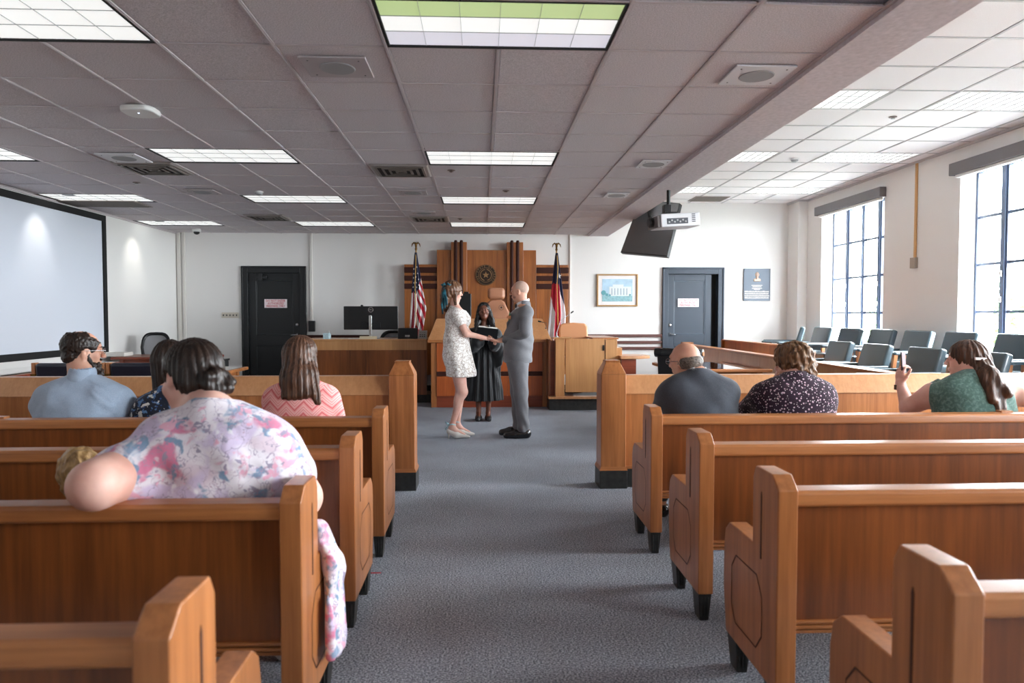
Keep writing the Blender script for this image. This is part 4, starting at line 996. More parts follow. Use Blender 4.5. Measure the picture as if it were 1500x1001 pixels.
# black counsel chair beside the bald man
t = thing('counsel_chair', 'black leather chair between the bald man and the bar rail', 'chair', (2.05, 7.2, 0)); C0 = Vector((2.12, 7.35, 0)); M_ = Matrix.Translation(C0) @ Matrix.Rotation(math.radians(-38), 4, 'Z')
part('backrest', MB().box(-.24, .24, -.04, .04, .50, .98).xf(M_ @ RX(8, (0, 0, .5))), BLK, t, bevel=.03, segs=3)
part('head_roll', MB().tube([(-.26, -.07, .97), (.26, -.07, .97)], .05, 14).xf(M_), BLK, t, smooth=True)
part('head_roll_cap', MB().lathe([(.022, 0), (.022, .012)], (.26, -.07, .97), 12, 'x').xf(M_), CHAIRW, t)
part('seat', MB().box(-.25, .25, .0, .50, .42, .52).xf(M_), BLK, t, bevel=.03, segs=3)
part('pedestal', MB().lathe([(.26, .03), (.25, .06), (.05, .09), (.035, .42)], (0, .22, 0), 16).xf(M_), STEELD, t, smooth=True)
# judge chair
t = thing('judges_chair', 'tan leather high backed chair with headrest behind the bench', 'chair', (.26, 11.75, .42))
c = at(727, 455, 11.75); X = c.x
part('backrest', MB().prism([(X-.27, .95), (X-.26, 1.30), (X-.14, 1.60), (X-.08, 1.64), (X+.08, 1.64), (X+.14, 1.60), (X+.28, 1.30), (X+.29, .95)], 'y', 11.78, 11.88).xf(RX(-6, (X, 11.8, 1))), TAN, t, bevel=.035, segs=3)
part('headrest', MB().box(X-.145, X+.145, 11.70, 11.82, 1.635, 1.83), TAN, t, bevel=.058, segs=5)
part('seat', MB().box(X-.27, X+.27, 11.30, 11.80, .85, .97), TAN, t, bevel=.03, segs=3)
for s in (-1, 1): part('armrest', MB().box(X+s*.30-.035, X+s*.30+.035, 11.36, 11.76, 1.13, 1.18).box(X+s*.30-.015, X+s*.30+.015, 11.5, 11.6, .92, 1.13), TAN, t, bevel=.01)
part('pedestal', MB().lathe([(.28, 0), (.27, .04), (.05, .08), (.035, .43)], (X, 11.55, .42), 16), BLK, t, smooth=True)
m = MB()
for k in range(12):
    a = 2*math.pi*k/12; m.tube([(X+.085+.042*math.cos(a), 11.755, 1.50+.042*math.sin(a)), (X+.085+.042*math.cos(a+.5), 11.755, 1.50+.042*math.sin(a+.5))], .003, 5)
m.prism([(X+.085+(.026 if k % 2 == 0 else .011)*math.cos(math.pi/2+k*math.pi/5), 1.50+(.026 if k % 2 == 0 else .011)*math.sin(math.pi/2+k*math.pi/5)) for k in range(10)], 'y', 11.752, 11.757)
part('embossed_star', m, STEELD, t)
# witness chair
t = thing('witness_chair', 'orange tan leather chair in the witness box', 'chair', (1.42, 10.75, .165)); a = at(818, 474, 10.75); b_ = at(860, 474, 10.75)
part('backrest', MB().prism([(a.x, .75), (a.x+.005, a.z-.04), (a.x+.05, a.z), ((a.x+b_.x)/2, a.z+.012), (b_.x-.04, a.z), (b_.x, a.z-.05), (b_.x+.015, .75)], 'y', 10.68, 10.76), TANO, t, bevel=.028, segs=3)
part('seat', MB().box(a.x, b_.x, 10.74, 11.15, .60, .72), TANO, t, bevel=.03, segs=3)
part('pedestal', MB().lathe([(.2, 0), (.2, .03), (.04, .06), (.035, .44)], ((a.x+b_.x)/2, 10.95, .165), 16), STEELD, t, smooth=True)
t = thing('floor_tape', 'short pink strip lying on the carpet beside the left pews', 'tape', atz(550, 840, 0)); q = atz(550, 840, 0)
part('strip', MB().box(q.x-.025, q.x+.03, q.y-.004, q.y+.004, 0, .003), RED, t)
# ================================================================ BODY ENGINE (implicit surfaces -> one continuous mesh)
A3 = lambda p: np.array([p[0], p[1], p[2]], float)
class Sdf:
    """list of operations: ('u'|'s', function, bbox lo, bbox hi, k)"""
    def __init__(s): s.ops = []; s.post = []
    def cap(s, a, b, ra, rb, k=.02, op='u'):
        a, b = A3(a), A3(b)
        def f(X, Y, Z):
            d = b-a; L = max(d@d, 1e-9)
            t = np.clip(((X-a[0])*d[0]+(Y-a[1])*d[1]+(Z-a[2])*d[2])/L, 0, 1)
            return np.sqrt((X-a[0]-t*d[0])**2+(Y-a[1]-t*d[1])**2+(Z-a[2]-t*d[2])**2)-(ra+(rb-ra)*t)
        r = max(ra, rb); s.ops.append((op, f, np.minimum(a, b)-r, np.maximum(a, b)+r, k)); return s
    def ell(s, c, r, k=.02, R=None, op='u'):
        c = A3(c); r = A3(r); R = np.eye(3) if R is None else np.array(R)
        def f(X, Y, Z):
            x, y, z = X-c[0], Y-c[1], Z-c[2]
            u = (x*R[0, 0]+y*R[1, 0]+z*R[2, 0]); v = (x*R[0, 1]+y*R[1, 1]+z*R[2, 1]); w = (x*R[0, 2]+y*R[1, 2]+z*R[2, 2])
            k0 = np.sqrt((u/r[0])**2+(v/r[1])**2+(w/r[2])**2)+1e-9; k1 = np.sqrt((u/r[0]**2)**2+(v/r[1]**2)**2+(w/r[2]**2)**2)+1e-9
            return k0*(k0-1)/k1
        e = np.abs(R) @ r; s.ops.append((op, f, c-e, c+e, k)); return s
    def ecap(s, a, b, ra, rb, side=(1, 0, 0), k=.04, op='u'):
        """elliptic capsule: ra, rb = (radius along side, radius along front)"""
        a, b = A3(a), A3(b); w = b-a; L = np.linalg.norm(w); w = w/L
        u = A3(side); u = u-w*(u@w); u /= np.linalg.norm(u); v = np.cross(w, u)
        def f(X, Y, Z):
            x, y, z = X-a[0], Y-a[1], Z-a[2]
            h = x*w[0]+y*w[1]+z*w[2]; t = np.clip(h/L, 0, 1); e = h-t*L
            pu = x*u[0]+y*u[1]+z*u[2]; pv = x*v[0]+y*v[1]+z*v[2]
            r1 = ra[0]+(rb[0]-ra[0])*t; r2 = ra[1]+(rb[1]-ra[1])*t; r3 = np.minimum(r1, r2)
            q = np.sqrt((pu/r1)**2+(pv/r2)**2+(e/r3)**2)
            return (q-1)*r3
        m = max(*ra, *rb); s.ops.append((op, f, np.minimum(a, b)-m, np.maximum(a, b)+m, k)); return s
    def infl(s, d):
        n = Sdf(); n.ops = [(op, (lambda X, Y, Z, f=f: f(X, Y, Z)-d), lo-d, hi+d, k) for (op, f, lo, hi, k) in s.ops]; return n
    def plus(s, *o):
        n = Sdf(); n.ops = list(s.ops)
        for q in o: n.ops += q.ops
        n.post = list(s.post); return n
    def bounds(s):
        u = [q for q in s.ops if q[0] == 'u']
        return np.min([q[2] for q in u], 0), np.max([q[3] for q in u], 0)
    def cut(s, p, n):                     # keep the side opposite to n
        p = A3(p); n = A3(n)/np.linalg.norm(A3(n))
        s.post.append(lambda V, X, Y, Z: np.maximum(V, (X-p[0])*n[0]+(Y-p[1])*n[1]+(Z-p[2])*n[2])); return s
    def disp(s, fn): s.post.append(lambda V, X, Y, Z: V+fn(X, Y, Z)); return s
    def mesh(s, h, box=None, excl=()):
        lo, hi = s.bounds() if box is None else (A3(box[0]), A3(box[1]))
        lo = lo-2*h; hi = hi+2*h
        n = np.ceil((hi-lo)/h).astype(int)+1
        ax = [lo[i]+h*np.arange(n[i]) for i in range(3)]
        V = np.full(n, .15, np.float32)
        M = .07
        for (op, f, a, b, k) in s.ops:
            i0 = np.clip(((a-M-lo)/h).astype(int), 0, n); i1 = np.clip(((b+M-lo)/h).astype(int)+2, 0, n)
            if (i1-i0 < 1).any(): continue
            X = ax[0][i0[0]:i1[0]][:, None, None]; Y = ax[1][i0[1]:i1[1]][None, :, None]; Z = ax[2][i0[2]:i1[2]][None, None, :]
            d = f(X, Y, Z); v = V[i0[0]:i1[0], i0[1]:i1[1], i0[2]:i1[2]]
            if op == 'u': hh = np.maximum(k-np.abs(v-d), 0)/k; r = np.minimum(v, d)-hh*hh*k*.25
            else: d = -d; hh = np.maximum(k-np.abs(v-d), 0)/k; r = np.maximum(v, d)+hh*hh*k*.25
            V[i0[0]:i1[0], i0[1]:i1[1], i0[2]:i1[2]] = r
        X = ax[0][:, None, None]; Y = ax[1][None, :, None]; Z = ax[2][None, None, :]
        for p in s.post: V = p(V, X, Y, Z)
        V[0] = V[-1] = 1; V[:, 0] = V[:, -1] = 1; V[:, :, 0] = V[:, :, -1] = 1
        if box is not None: pass
        I = V < 0
        c = np.zeros(n-1, np.int8)
        for dx in (0, 1):
            for dy in (0, 1):
                for dz in (0, 1): c += I[dx:n[0]-1+dx, dy:n[1]-1+dy, dz:n[2]-1+dz]
        act = np.argwhere((c > 0) & (c < 8)); idx = np.full(n-1, -1, np.int64); idx[tuple(act.T)] = np.arange(len(act))
        P = np.zeros((len(act), 3)); C = np.zeros(len(act))
        co = {(dx, dy, dz): V[act[:, 0]+dx, act[:, 1]+dy, act[:, 2]+dz].astype(float) for dx in (0, 1) for dy in (0, 1) for dz in (0, 1)}
        for k_, v0 in co.items():
            for a_ in range(3):
                if k_[a_]: continue
                q = list(k_); q[a_] = 1; v1 = co[tuple(q)]; m = (v0 < 0) != (v1 < 0)
                t = np.where(m, v0/np.where(m, v0-v1, 1), 0)
                p = np.array(k_, float)[None, :].repeat(len(act), 0); p[:, a_] += t
                P[m] += p[m]; C[m] += 1
        P = lo+(act+P/C[:, None])*h
        F = []
        for a_ in range(3):
            b_, d_ = (a_+1) % 3, (a_+2) % 3
            sl0 = [slice(None)]*3; sl1 = [slice(None)]*3; sl0[a_] = slice(0, -1); sl1[a_] = slice(1, None)
            i0, i1 = I[tuple(sl0)], I[tuple(sl1)]
            e = np.argwhere(i0 != i1); e = e[(e[:, b_] > 0) & (e[:, d_] > 0) & (e[:, b_] < n[b_]-1) & (e[:, d_] < n[d_]-1)]
            if not len(e): continue
            ins = i0[tuple(e.T)]
            def cell(db, dd): q = e.copy(); q[:, b_] -= db; q[:, d_] -= dd; return idx[tuple(q.T)]
            q = np.stack([cell(1, 1), cell(0, 1), cell(0, 0), cell(1, 0)], 1)
            q[~ins] = q[~ins][:, ::-1]; F.append(q[(q >= 0).all(1)])
        F = np.concatenate(F) if F else np.zeros((0, 4), int)
        for (ea, eb) in excl:
            ins = ((P > A3(ea)) & (P < A3(eb))).all(1); F = F[~ins[F].all(1)]
        return P, F
def merge(parts):
    vs = []; fs = []; o = 0
    for P, F in parts: vs.append(P); fs.append(F+o); o += len(P)
    return np.concatenate(vs), np.concatenate(fs)
def npart(name, PF, mats, parent, label=None, colorfn=None):
    P, F = PF
    used = np.unique(F); rm = np.full(len(P), -1); rm[used] = np.arange(len(used)); P = P[used]; F = rm[F]
    off = np.array(wloc(parent)) if parent is not None else np.zeros(3)
    me = bpy.data.meshes.new(name); Q = (P-off).astype(np.float32)
    me.vertices.add(len(Q)); me.vertices.foreach_set('co', Q.ravel())
    me.loops.add(F.size); me.loops.foreach_set('vertex_index', F.ravel().astype(np.int32))
    me.polygons.add(len(F)); me.polygons.foreach_set('loop_start', np.arange(0, F.size, 4, dtype=np.int32)); me.polygons.foreach_set('loop_total', np.full(len(F), 4, np.int32))
    for m in (mats if isinstance(mats, (list, tuple)) else [mats]): me.materials.append(m)
    if colorfn is not None: me.polygons.foreach_set('material_index', colorfn(P[F].mean(1)).astype(np.int32))
    me.polygons.foreach_set('use_smooth', np.ones(len(F), bool)); me.update(calc_edges=True); me.validate()
    o = link(name, me, parent)
    if label: o['label'] = label
    return o
def hframe(yaw, pitch=0, roll=0):
    """head frame columns right, front, up. yaw: 0 looks +Y, positive turns to the left (-X)"""
    M_ = Matrix.Rotation(math.radians(yaw), 3, 'Z') @ Matrix.Rotation(math.radians(pitch), 3, 'X') @ Matrix.Rotation(math.radians(roll), 3, 'Y')
    return np.array(M_)
def head_sdf(c, R, s=1.0, fem=False, jaw=1.0, fat=0, neck=None, nr=.055):
    S_ = Sdf(); c = A3(c)
    def w(x, y, z): return c+R @ (np.array([x, y, z])*s)
    S_.ell(w(0, -.012, .032), np.array([.074, .093, .086])*s, .02, R)
    S_.ell(w(0, .018, -.035), np.array([.060*jaw+fat*.5, .066, .070])*s, .035, R)
    S_.ell(w(0, .052, -.088), np.array([.026+fat*.4, .024, .020])*s, .035, R)
    S_.ell(w(0, .070, .040), np.array([.050, .018, .014])*s, .02, R)            # brow
    for q in (-1, 1):
        S_.ell(w(q*.040, .052, -.022), np.array([.022+fat*.3, .022, .022])*s, .02, R)  # cheek
        S_.ell(w(q*.031, .094, .014), np.array([.017, .012, .011])*s, .012, R, 's')    # socket
        S_.ell(w(q*.031, .078, .013), np.array([.0125, .0115, .0115])*s, .004, R)      # eye lid ball
        S_.ell(w(q*.074, -.004, -.004), np.array([.008, .019, .030])*s, .010, R)       # ear
        S_.ell(w(q*.080, .004, .000), np.array([.006, .009, .014])*s, .005, R, 's')
    nz = .9 if fem else 1.05
    S_.cap(w(0, .086, .022), w(0, .106*1.0, -.020), .006*s, .0115*s*nz, .012)
    for q in (-1, 1): S_.ell(w(q*.011, .098, -.024), np.array([.008, .009, .007])*s*nz, .006, R)
    S_.ell(w(0, .084, -.051), np.array([.024, .012, .006])*s, .008, R); S_.ell(w(0, .082, -.062), np.array([.020, .012, .007])*s, .008, R)
    S_.ell(w(0, .098, -.0565), np.array([.022, .008, .0018])*s, .003, R, 's')
    if neck is not None:
        S_.cap(w(0, -.020, -.050), neck, nr*s, nr*1.12*s, .035)
    return S_, w
def hand_sdf(wr, fwd, nrm, side=1, s=1.0, curl=(20, 25, 20), spread=1.0, thumb=35):
    """wrist point, direction along the fingers, palm normal (out of the palm), side=+1 thumb towards fwd x nrm"""
    S_ = Sdf(); w0 = A3(wr); f = A3(fwd); f /= np.linalg.norm(f); n = A3(nrm); n = n-f*(n@f); n /= np.linalg.norm(n); t = np.cross(f, n)*side
    R = np.stack([t, f, n], 1)
    S_.ell(w0+f*.045*s, np.array([.040, .052, .0155])*s, .012, R)
    S_.cap(w0-f*.03*s, w0+f*.015*s, .025*s, .023*s, .02)
    L = [(.030, .040, .024, .019, .0082), (.011, .044, .028, .021, .0085), (-.010, .041, .026, .020, .0080), (-.030, .033, .020, .017, .0070)]
    tips = []
    for (o, l1, l2, l3, r) in L:
        p = w0+(f*.088*s)+t*o*s*.92-(f*abs(o)*.25*s); a = 0; fan = o*1.6*spread
        q0 = w0+f*.05*s+t*o*.7*s
        S_.cap(q0, p, .011*s, r*1.12*s, .006)
        for l, c_ in zip((l1, l2, l3), curl):
            a += math.radians(c_); d = (f*math.cos(a)+n*math.sin(a)); d = d+t*fan; d /= np.linalg.norm(d); p2 = p+d*l*s
            S_.cap(p, p2, r*s, r*.92*s, .004); p = p2; r *= .92
        tips.append(p)
    p = w0+f*.018*s+t*.022*s; a = math.radians(thumb)
    d1 = f*math.cos(a)+t*math.sin(a)+n*.35; d1 /= np.linalg.norm(d1); p1 = p+d1*.042*s
    d2 = f*math.cos(a*.5)+t*math.sin(a*.5)+n*.35; d2 /= np.linalg.norm(d2); p2 = p1+d2*.032*s; p3 = p2+(d2+n*.1)*.024*s
    S_.cap(p, p1, .015*s, .0115*s, .012); S_.cap(p1, p2, .0105*s, .0098*s, .004); S_.cap(p2, p3, .0098*s, .0085*s, .004)
    tips.append(p3)
    return S_, tips
def boxof(S_, m=.01):
    a, b_ = S_.bounds(); return (a-m, b_+m)
def eyes(t, w, s, iris, closed=False, skin=None, brow=None, bshape=1.0, lips=None, mouth=False):
    c0 = w(0, 0, 0)
    def P3(x, y, z): return Vector(w(x, y, z))
    fy = Vector(w(0, 1, 0))-Vector(c0); fy.normalize()
    if not closed:
        for q in (-1, 1):
            c = P3(q*.031, .0815, .013); m = MB(); n = 10
            ux = (P3(q*.031+.01, .0815, .013)-c).normalized(); uz = (P3(q*.031, .0815, .023)-c).normalized()
            e = MB(); vs = []; fs = []
            for i in range(5):
                for k in range(n):
                    th = i/4*1.15; a = 2*math.pi*k/n
                    vs.append(c+(ux*math.cos(a)*math.sin(th)*1.0+uz*math.sin(a)*math.sin(th)*.55+fy*math.cos(th))*.0105*s)
            for i in range(4):
                for k in range(n): fs.append((i*n+k, (i+1)*n+k, (i+1)*n+(k+1) % n, i*n+(k+1) % n))
            e.add(vs, fs); eb = part('eye', e, EYEW, t, smooth=True)
            part('iris', MB().tube([c+fy*.0085*s, c+fy*.0112*s], .0052*s, 12), iris, eb)
    if brow:
        for q in (-1, 1):
            pts = [P3(q*.014, .090, .030), P3(q*.032, .087, .037*bshape), P3(q*.050, .072, .030)]
            part('eyebrow', MB().tube(pts, [.0030*s, .0032*s, .0016*s], 6), brow, t, smooth=True)
    if lips:
        part('lips', MB().tube([P3(-.022, .080, -.056), P3(-.010, .0885, -.053), P3(0, .0905, -.054), P3(.010, .0885, -.053), P3(.022, .080, -.056)], [.001, .0045*s, .0042*s, .0045*s, .001], 8)
             .tube([P3(-.020, .080, -.058), P3(-.009, .087, -.0625), P3(0, .0885, -.064), P3(.009, .087, -.0625), P3(.020, .080, -.058)], [.001, .005*s, .0055*s, .005*s, .001], 8), lips, t, smooth=True)
EYEW = plain('eye_white', (225, 222, 218), .2); IRISB = plain('iris_brown', (52, 34, 24), .2); IRISG = plain('iris_grey', (86, 100, 110), .2)
LIPS = plain('lips_rose', (176, 98, 92), .4); LIPSD = plain('lips_dark_rose', (140, 58, 62), .35)
def pairsplit(name, PF, m, t, ax_, c):
    P, F = PF; s_ = P[F].mean(1)[:, ax_] > c
    npart(name, (P, F[s_]), m, t); npart(name, (P, F[~s_]), m, t)
SK = skinmat('skin_fair', (222, 176, 156)); SKP = skinmat('skin_pink', (226, 182, 166)); SKT = skinmat('skin_tan', (214, 166, 142)); SKD = skinmat('skin_brown', (112, 66, 46))
NAIL = plain('nail', (222, 180, 168), .3)
def strands(R_=60, amp=.006, ang=0.0, drift=0.0):
    def f(X, Y, Z):
        a = np.arctan2(Y-R0c[1], X-R0c[0]); return amp*np.sin(a*R_/6.28*3+Z*drift+np.sin(Z*30)*.6)
    return f
R0c = [0, 0]
def wave(c, amp, fa, fz, ph=0):
    def f(X, Y, Z):
        a = np.arctan2(Y-c[1], X-c[0]+1e-6); return amp*(np.sin(a*fa+Z*fz+ph)+.6*np.sin(a*fa*2.3-Z*fz*.7+2.1+ph))
    return f
def curls(amp, s):
    return lambda X, Y, Z: amp*(np.sin(X*s+1.3*np.sin(Z*s*.8))*np.sin(Y*s*.9+1.1*np.sin(X*s*.6))*np.sin(Z*s*.85+.7))*2
def folds(amp, d, s, ph=0):
    d = A3(d)
    return lambda X, Y, Z: amp*np.sin((X*d[0]+Y*d[1]+Z*d[2])*s+2.0*np.sin(X*9+Z*7+ph)+1.3*np.sin(Y*11-Z*6+ph))
# ---------------------------------------------------------------- a seated figure seen from behind
def seated(name, lab, x, yb, zs, sw, waist, depth, head, yaw, pitch, roll, skin, arms, top, legm, shoe, hs=1.0, fem=True, fat=0, jaw=1.0,
           sleeve=.6, foldamp=.004, hem=.52, neckdrop=.0, lean=(0, 0), neckr=.055, skirt=False, h=.010, sleeve_r=None, chest=None, neckcut=.045, armr=(.052, .040, .030), topname='top', strap=None):
    """x, yb: body centre and back; zs shoulder height; sw half shoulder width; head = centre; arms = {side: (shoulder, elbow, wrist, hand)}"""
    t = thing(name, lab, 'person', (x, yb+.2, 0))
    arms = {q: (A3(a_)-A3((0, 0, .028)), b_, c_, d_) for q, (a_, b_, c_, d_) in arms.items()}
    pel = np.array([x, yb+depth, .60]); wst = np.array([x+lean[0]*.4, yb+depth-.01+lean[1]*.4, .74]); ch = np.array([x+lean[0], yb+depth+lean[1], zs-.13])
    nb = np.array([x+lean[0]*1.1, yb+depth-.005+lean[1]*1.1, zs+.02])
    hc = A3(head); R = hframe(yaw, pitch, roll)
    tor = Sdf()
    tor.ecap(pel, wst, (waist*1.02, depth*.95), (waist*.94, depth*.90), k=.06)
    tor.ecap(wst, ch, (waist*.94, depth*.90), ((chest or sw*.88), depth*.88), k=.08)
    tor.ecap(ch+[-sw*.42, 0, .03], ch+[sw*.42, 0, .03], (.085, depth*.72), (.085, depth*.72), side=(0, 0, 1), k=.08)
    for q in (-1, 1): tor.cap(nb+[0, 0, -.005], np.array([x+lean[0]+q*(sw-.05), nb[1], zs-.075]), .052, .064, .06)
    arm = {}
    for q, (sh, el, wr, hd) in arms.items():
        A_ = Sdf(); A_.cap(sh, el, armr[0]*1.12, armr[1]*1.05, .05); A_.cap(el, wr, armr[1]*1.05, armr[2]*.82, .02); arm[q] = A_
    legs = Sdf(); feet = Sdf()
    for q in (-1, 1):
        hp = np.array([x+q*waist*.45, yb+depth, .56+fat*.6]); kn = np.array([x+q*.13, yb+depth+.42, .53+fat*.4]); an = np.array([x+q*.13, yb+depth+.40, .09])
        legs.cap(hp, kn, .095+fat, .066+fat*.5, .05); legs.cap(kn, an, .060+fat*.3, .036, .03)
        feet.cap(an+[0, -.03, -.045], an+[0, .13, -.055], .038, .030, .03); feet.cap(an+[0, 0, 0], an+[0, -.01, -.05], .040, .036, .02)
    hd_, w = head_sdf(hc, R, hs, fem, jaw, fat*.3, neck=nb+[0, 0, 0], nr=neckr)
    body = Sdf().plus(tor, *arm.values(), legs, hd_)
    hbox = (hc-[.14*hs, .15*hs, .13*hs], hc+[.14*hs, .15*hs, .15*hs])
    reg = [body.mesh(h, excl=[(hbox[0]+h, hbox[1]-h)])]
    reg.append(body.mesh(.0055, box=hbox))
    for q, (sh, el, wr, hd) in arms.items():
        if hd is None: continue
        Hs, tips = hand_sdf(wr, hd[0], hd[1], hd[2], s=.95*hs, curl=hd[3])
        Hs = Hs.plus(Sdf().cap(el, wr, armr[1]*1.05, armr[2]*.82, .02)); hb = hand_sdf(wr, hd[0], hd[1], hd[2], s=.95*hs, curl=hd[3])[0]; bb = boxof(hb, .008)
        Hs.cut(A3(wr)-A3(hd[0])*0+(A3(el)-A3(wr))*.18, A3(el)-A3(wr))
        reg.append(Hs.mesh(.0036, box=bb))
    # clip the body region inside clothes is unnecessary: garments are inflated
    npart('body', merge(reg), skin, t)
    # garment
    G = tor.infl(.012)
    sl = Sdf()
    for q, (sh, el, wr, hd) in arms.items():
        sh, el, wr = A3(sh), A3(el), A3(wr); r0 = (sleeve_r or armr[0]*1.12+.014)
        if sleeve <= 1: e2 = sh+(el-sh)*sleeve; G.cap(sh, e2, r0, r0*.98-.004, .05)
        else:
            e2 = el+(wr-el)*(sleeve-1); G.cap(sh, el, r0, armr[1]*1.05+.014, .05); G.cap(el, e2, armr[1]*1.05+.014, armr[2]+.012, .03)
    G.disp(folds(foldamp*1.2, (.25, .3, 1.0), 21, x*3)); G.disp(folds(foldamp, (1, .4, .5), 15, x*5))
    G.cut((x, yb, hem-.02), (0, 0, -1))
    G.cut(nb+[0, 0, neckcut], (0, .25, 1))
    if legm is not None:
        Lg = legs.infl(.012)
        if skirt:
            Lg = Sdf(); Lg.ecap(pel+[0, .0, 0], pel+[0, .40, 0], (waist*1.08, .12), (waist*.98, .10), k=.05); Lg.ecap(pel+[0, .42, -.02], pel+[0, .44, -.28], (waist*.95, .10), (waist*1.05, .09), k=.05)
            Lg.disp(folds(.006, (1, 0, .2), 60))
        else: Lg.ecap(pel+[0, 0, -.03], pel+[0, 0, .06], (waist*1.02, depth*.98), (waist*1.0, depth*.98), k=.05); Lg.disp(folds(.003, (1, .5, .5), 40)).cut((x, yb, .11), (0, 0, -1))
        Lg.cut((x, yb, hem+.03), (0, 0, 1))
        npart('skirt' if skirt else 'trousers', Lg.mesh(.011), legm, t)
    npart(topname, G.mesh(.0085), top, t)
    fs = feet.infl(.006); fs.cut((x, yb, .085), (0, 0, 1)); fs.cut((x, yb, .003), (0, 0, -1)); pairsplit('shoe', fs.mesh(.008), shoe, t, 0, x)
    return t, w, R, hc, nb, ch
def hair_cap(hc, R, s, pad, front=.045, low=-.02, back=True, k=.03):
    """basic scalp hair as an ellipsoid shell with the face cut away"""
    H = Sdf(); w = lambda x, y, z: A3(hc)+R @ (np.array([x, y, z])*s)
    H.ell(w(0, -.016, .036), np.array([.074+pad, .093+pad, .086+pad])*s, k, R)
    H.ell(w(0, .075, -.035), np.array([.066, .060, .080])*s, .02, R, 's')
    return H, w
# ================================================================ THE PEOPLE
def W3(px, py, Y): return np.array(at(px, py, Y))
BLUESH = cloth('chambray_blue', (156, 174, 196), [('noise', 240, .4, .7, (176, 190, 208), 0)], fold=.8)
DENIM = cloth('dark_trousers', (36, 38, 48)); SHOEB = plain('black_shoe_leather', (18, 18, 20), .25, coat=.4)
HDK = hairmat('hair_dark_brown', (18, 11, 8), (50, 33, 24)); HBR = hairmat('hair_brown', (58, 36, 24), (128, 88, 60)); HCH = hairmat('hair_chestnut', (44, 26, 18), (104, 70, 50))
HGR = hairmat('hair_grey', (60, 50, 44), (128, 116, 106), (90, 90, 90)); HBLK = hairmat('hair_black', (6, 5, 5), (30, 24, 22)); HBL = hairmat('hair_blond', (128, 96, 58), (196, 160, 108))
HCU = hairmat('hair_light_brown', (58, 38, 24), (140, 102, 68))
# ---- bearded man in blue shirt
hc = W3(122, 516, 4.30)
x = W3(124, 590, 4.25)[0]; zs = 1.37-(566-462)*4.3/1024+.02
arms = {q: ((x+q*.225, 4.26, zs-.075), (x+q*.29, 4.38, .66), (x+q*.16, 4.66, .60), ((-q*.5, 1, -.1), (0, 0, -1), q, (15, 20, 15))) for q in (-1, 1)}
t, w, R, hc, nb, ch = seated('person', 'bearded balding man in a light blue shirt seated in the front left pew', x, 4.09, zs, .245, .225, .150, hc, -52, -4, 0, SKT, arms, BLUESH, DENIM, SHOEB, fem=False, hs=1.05, fat=.012, sleeve=1.9, foldamp=.0035, neckr=.062, chest=.235, topname='shirt')
H, w2 = hair_cap(hc, R, 1.05, .010)
H.ell(w(0, -.06, -.03), (.070, .050, .045), .02, R); H.ell(w(0, .045, .10), (.050, .060, .045), .02, R, 's'); H.disp(curls(.0022, 170)); H.ell(w(0, -.035, .125), (.040, .045, .030), .02, R, 's')
for q in (-1, 1): H.ell(w(q*.085, .012, -.006), (.020, .030, .034), .01, R, 's')
npart('hair', H.mesh(.005), HDK, t)
Bd = Sdf().ell(w(0, .045, -.085), (.060, .054, .050), .02, R); Bd.ell(w(0, .076, -.125), (.040, .038, .042), .02, R); Bd.ell(w(0, .085, -.040), (.026, .016, .008), .01, R)
for q in (-1, 1): Bd.cap(w(q*.066, .008, -.02), w(q*.05, .035, -.075), .014, .022, .03)
Bd.disp(curls(.004, 140)); npart('beard', Bd.mesh(.005), HDK, t)
eyes(t, w, 1, IRISB, brow=HDK)
GLS = plain('spectacle_metal', (170, 170, 172), .25, metal=.9)
def glasses(t, w):
    m = MB()
    for q in (-1, 1):
        pts = [Vector(w(q*.033+.024*math.cos(a), .101, .010+.017*math.sin(a))) for a in [k*math.pi/6 for k in range(13)]]; m.tube(pts, .0016, 5)
        m.tube([Vector(w(q*.057, .100, .014)), Vector(w(q*.078, .06, .014)), Vector(w(q*.082, -.005, .010))], .0018, 5)
    m.tube([Vector(w(-.010, .102, .013)), Vector(w(.010, .102, .013))], .0015, 5)
    g = part('spectacles', m, GLS, t)
glasses(t, w)
C_ = Sdf().ecap(nb+[0, -.005, .015], nb+[0, .0, .05], (.085, .078), (.076, .072), k=.02); C_.cap(nb+[0, 0, -.1], nb+[0, 0, .2], .060, .060, .004, 's'); C_.cut(nb+[0, .05, .03], (0, .8, .3)); npart('collar', C_.mesh(.006), BLUESH, t)
m = MB()
for s_ in (-1, 1): m.tube([(x+s_*.012, 4.098, zs-.12), (x+s_*.02, 4.082, zs-.2), (x+s_*.03, 4.085, zs-.32)], [.006, .012, .006], 6)
part('box_pleat', m, BLUESH, t, smooth=True)
# ---- woman in dark floral (mostly hidden)
hc = W3(252, 530, 4.32); x = hc[0]+.02; zs = 1.37-(578-462)*4.3/1024
DKFL = cloth('dark_blue_floral', (24, 28, 44), [('noise', 26, .55, .58, (88, 124, 168), 3), ('noise', 30, .60, .62, (214, 210, 204), 9), ('vor', 40, .25, .2, (40, 70, 120), 5)])
arms = {q: ((x+q*.165, 4.28, zs-.06), (x+q*.21, 4.38, .66), (x+q*.08, 4.62, .60), ((-q*.5, 1, -.1), (0, 0, -1), q, (15, 20, 15))) for q in (-1, 1)}
t, w, R, hc, nb, ch = seated('person', 'dark haired woman in a navy floral top seated beside the bearded man', x, 4.12, zs, .185, .165, .12, hc, -20, 0, 0, SK, arms, DKFL, DENIM, SHOEB, sleeve=.8, foldamp=.003, topname='blouse')
H, w2 = hair_cap(hc, R, 1, .014); H.cap(w(0, -.06, 0), w(0, -.075, -.16), .075, .055, .03); H.ell(w(0, -.03, -.06), (.088, .07, .08), .03, R); H.disp(wave(hc, .003, 22, 14)); npart('hair', H.mesh(.006), HDK, t)
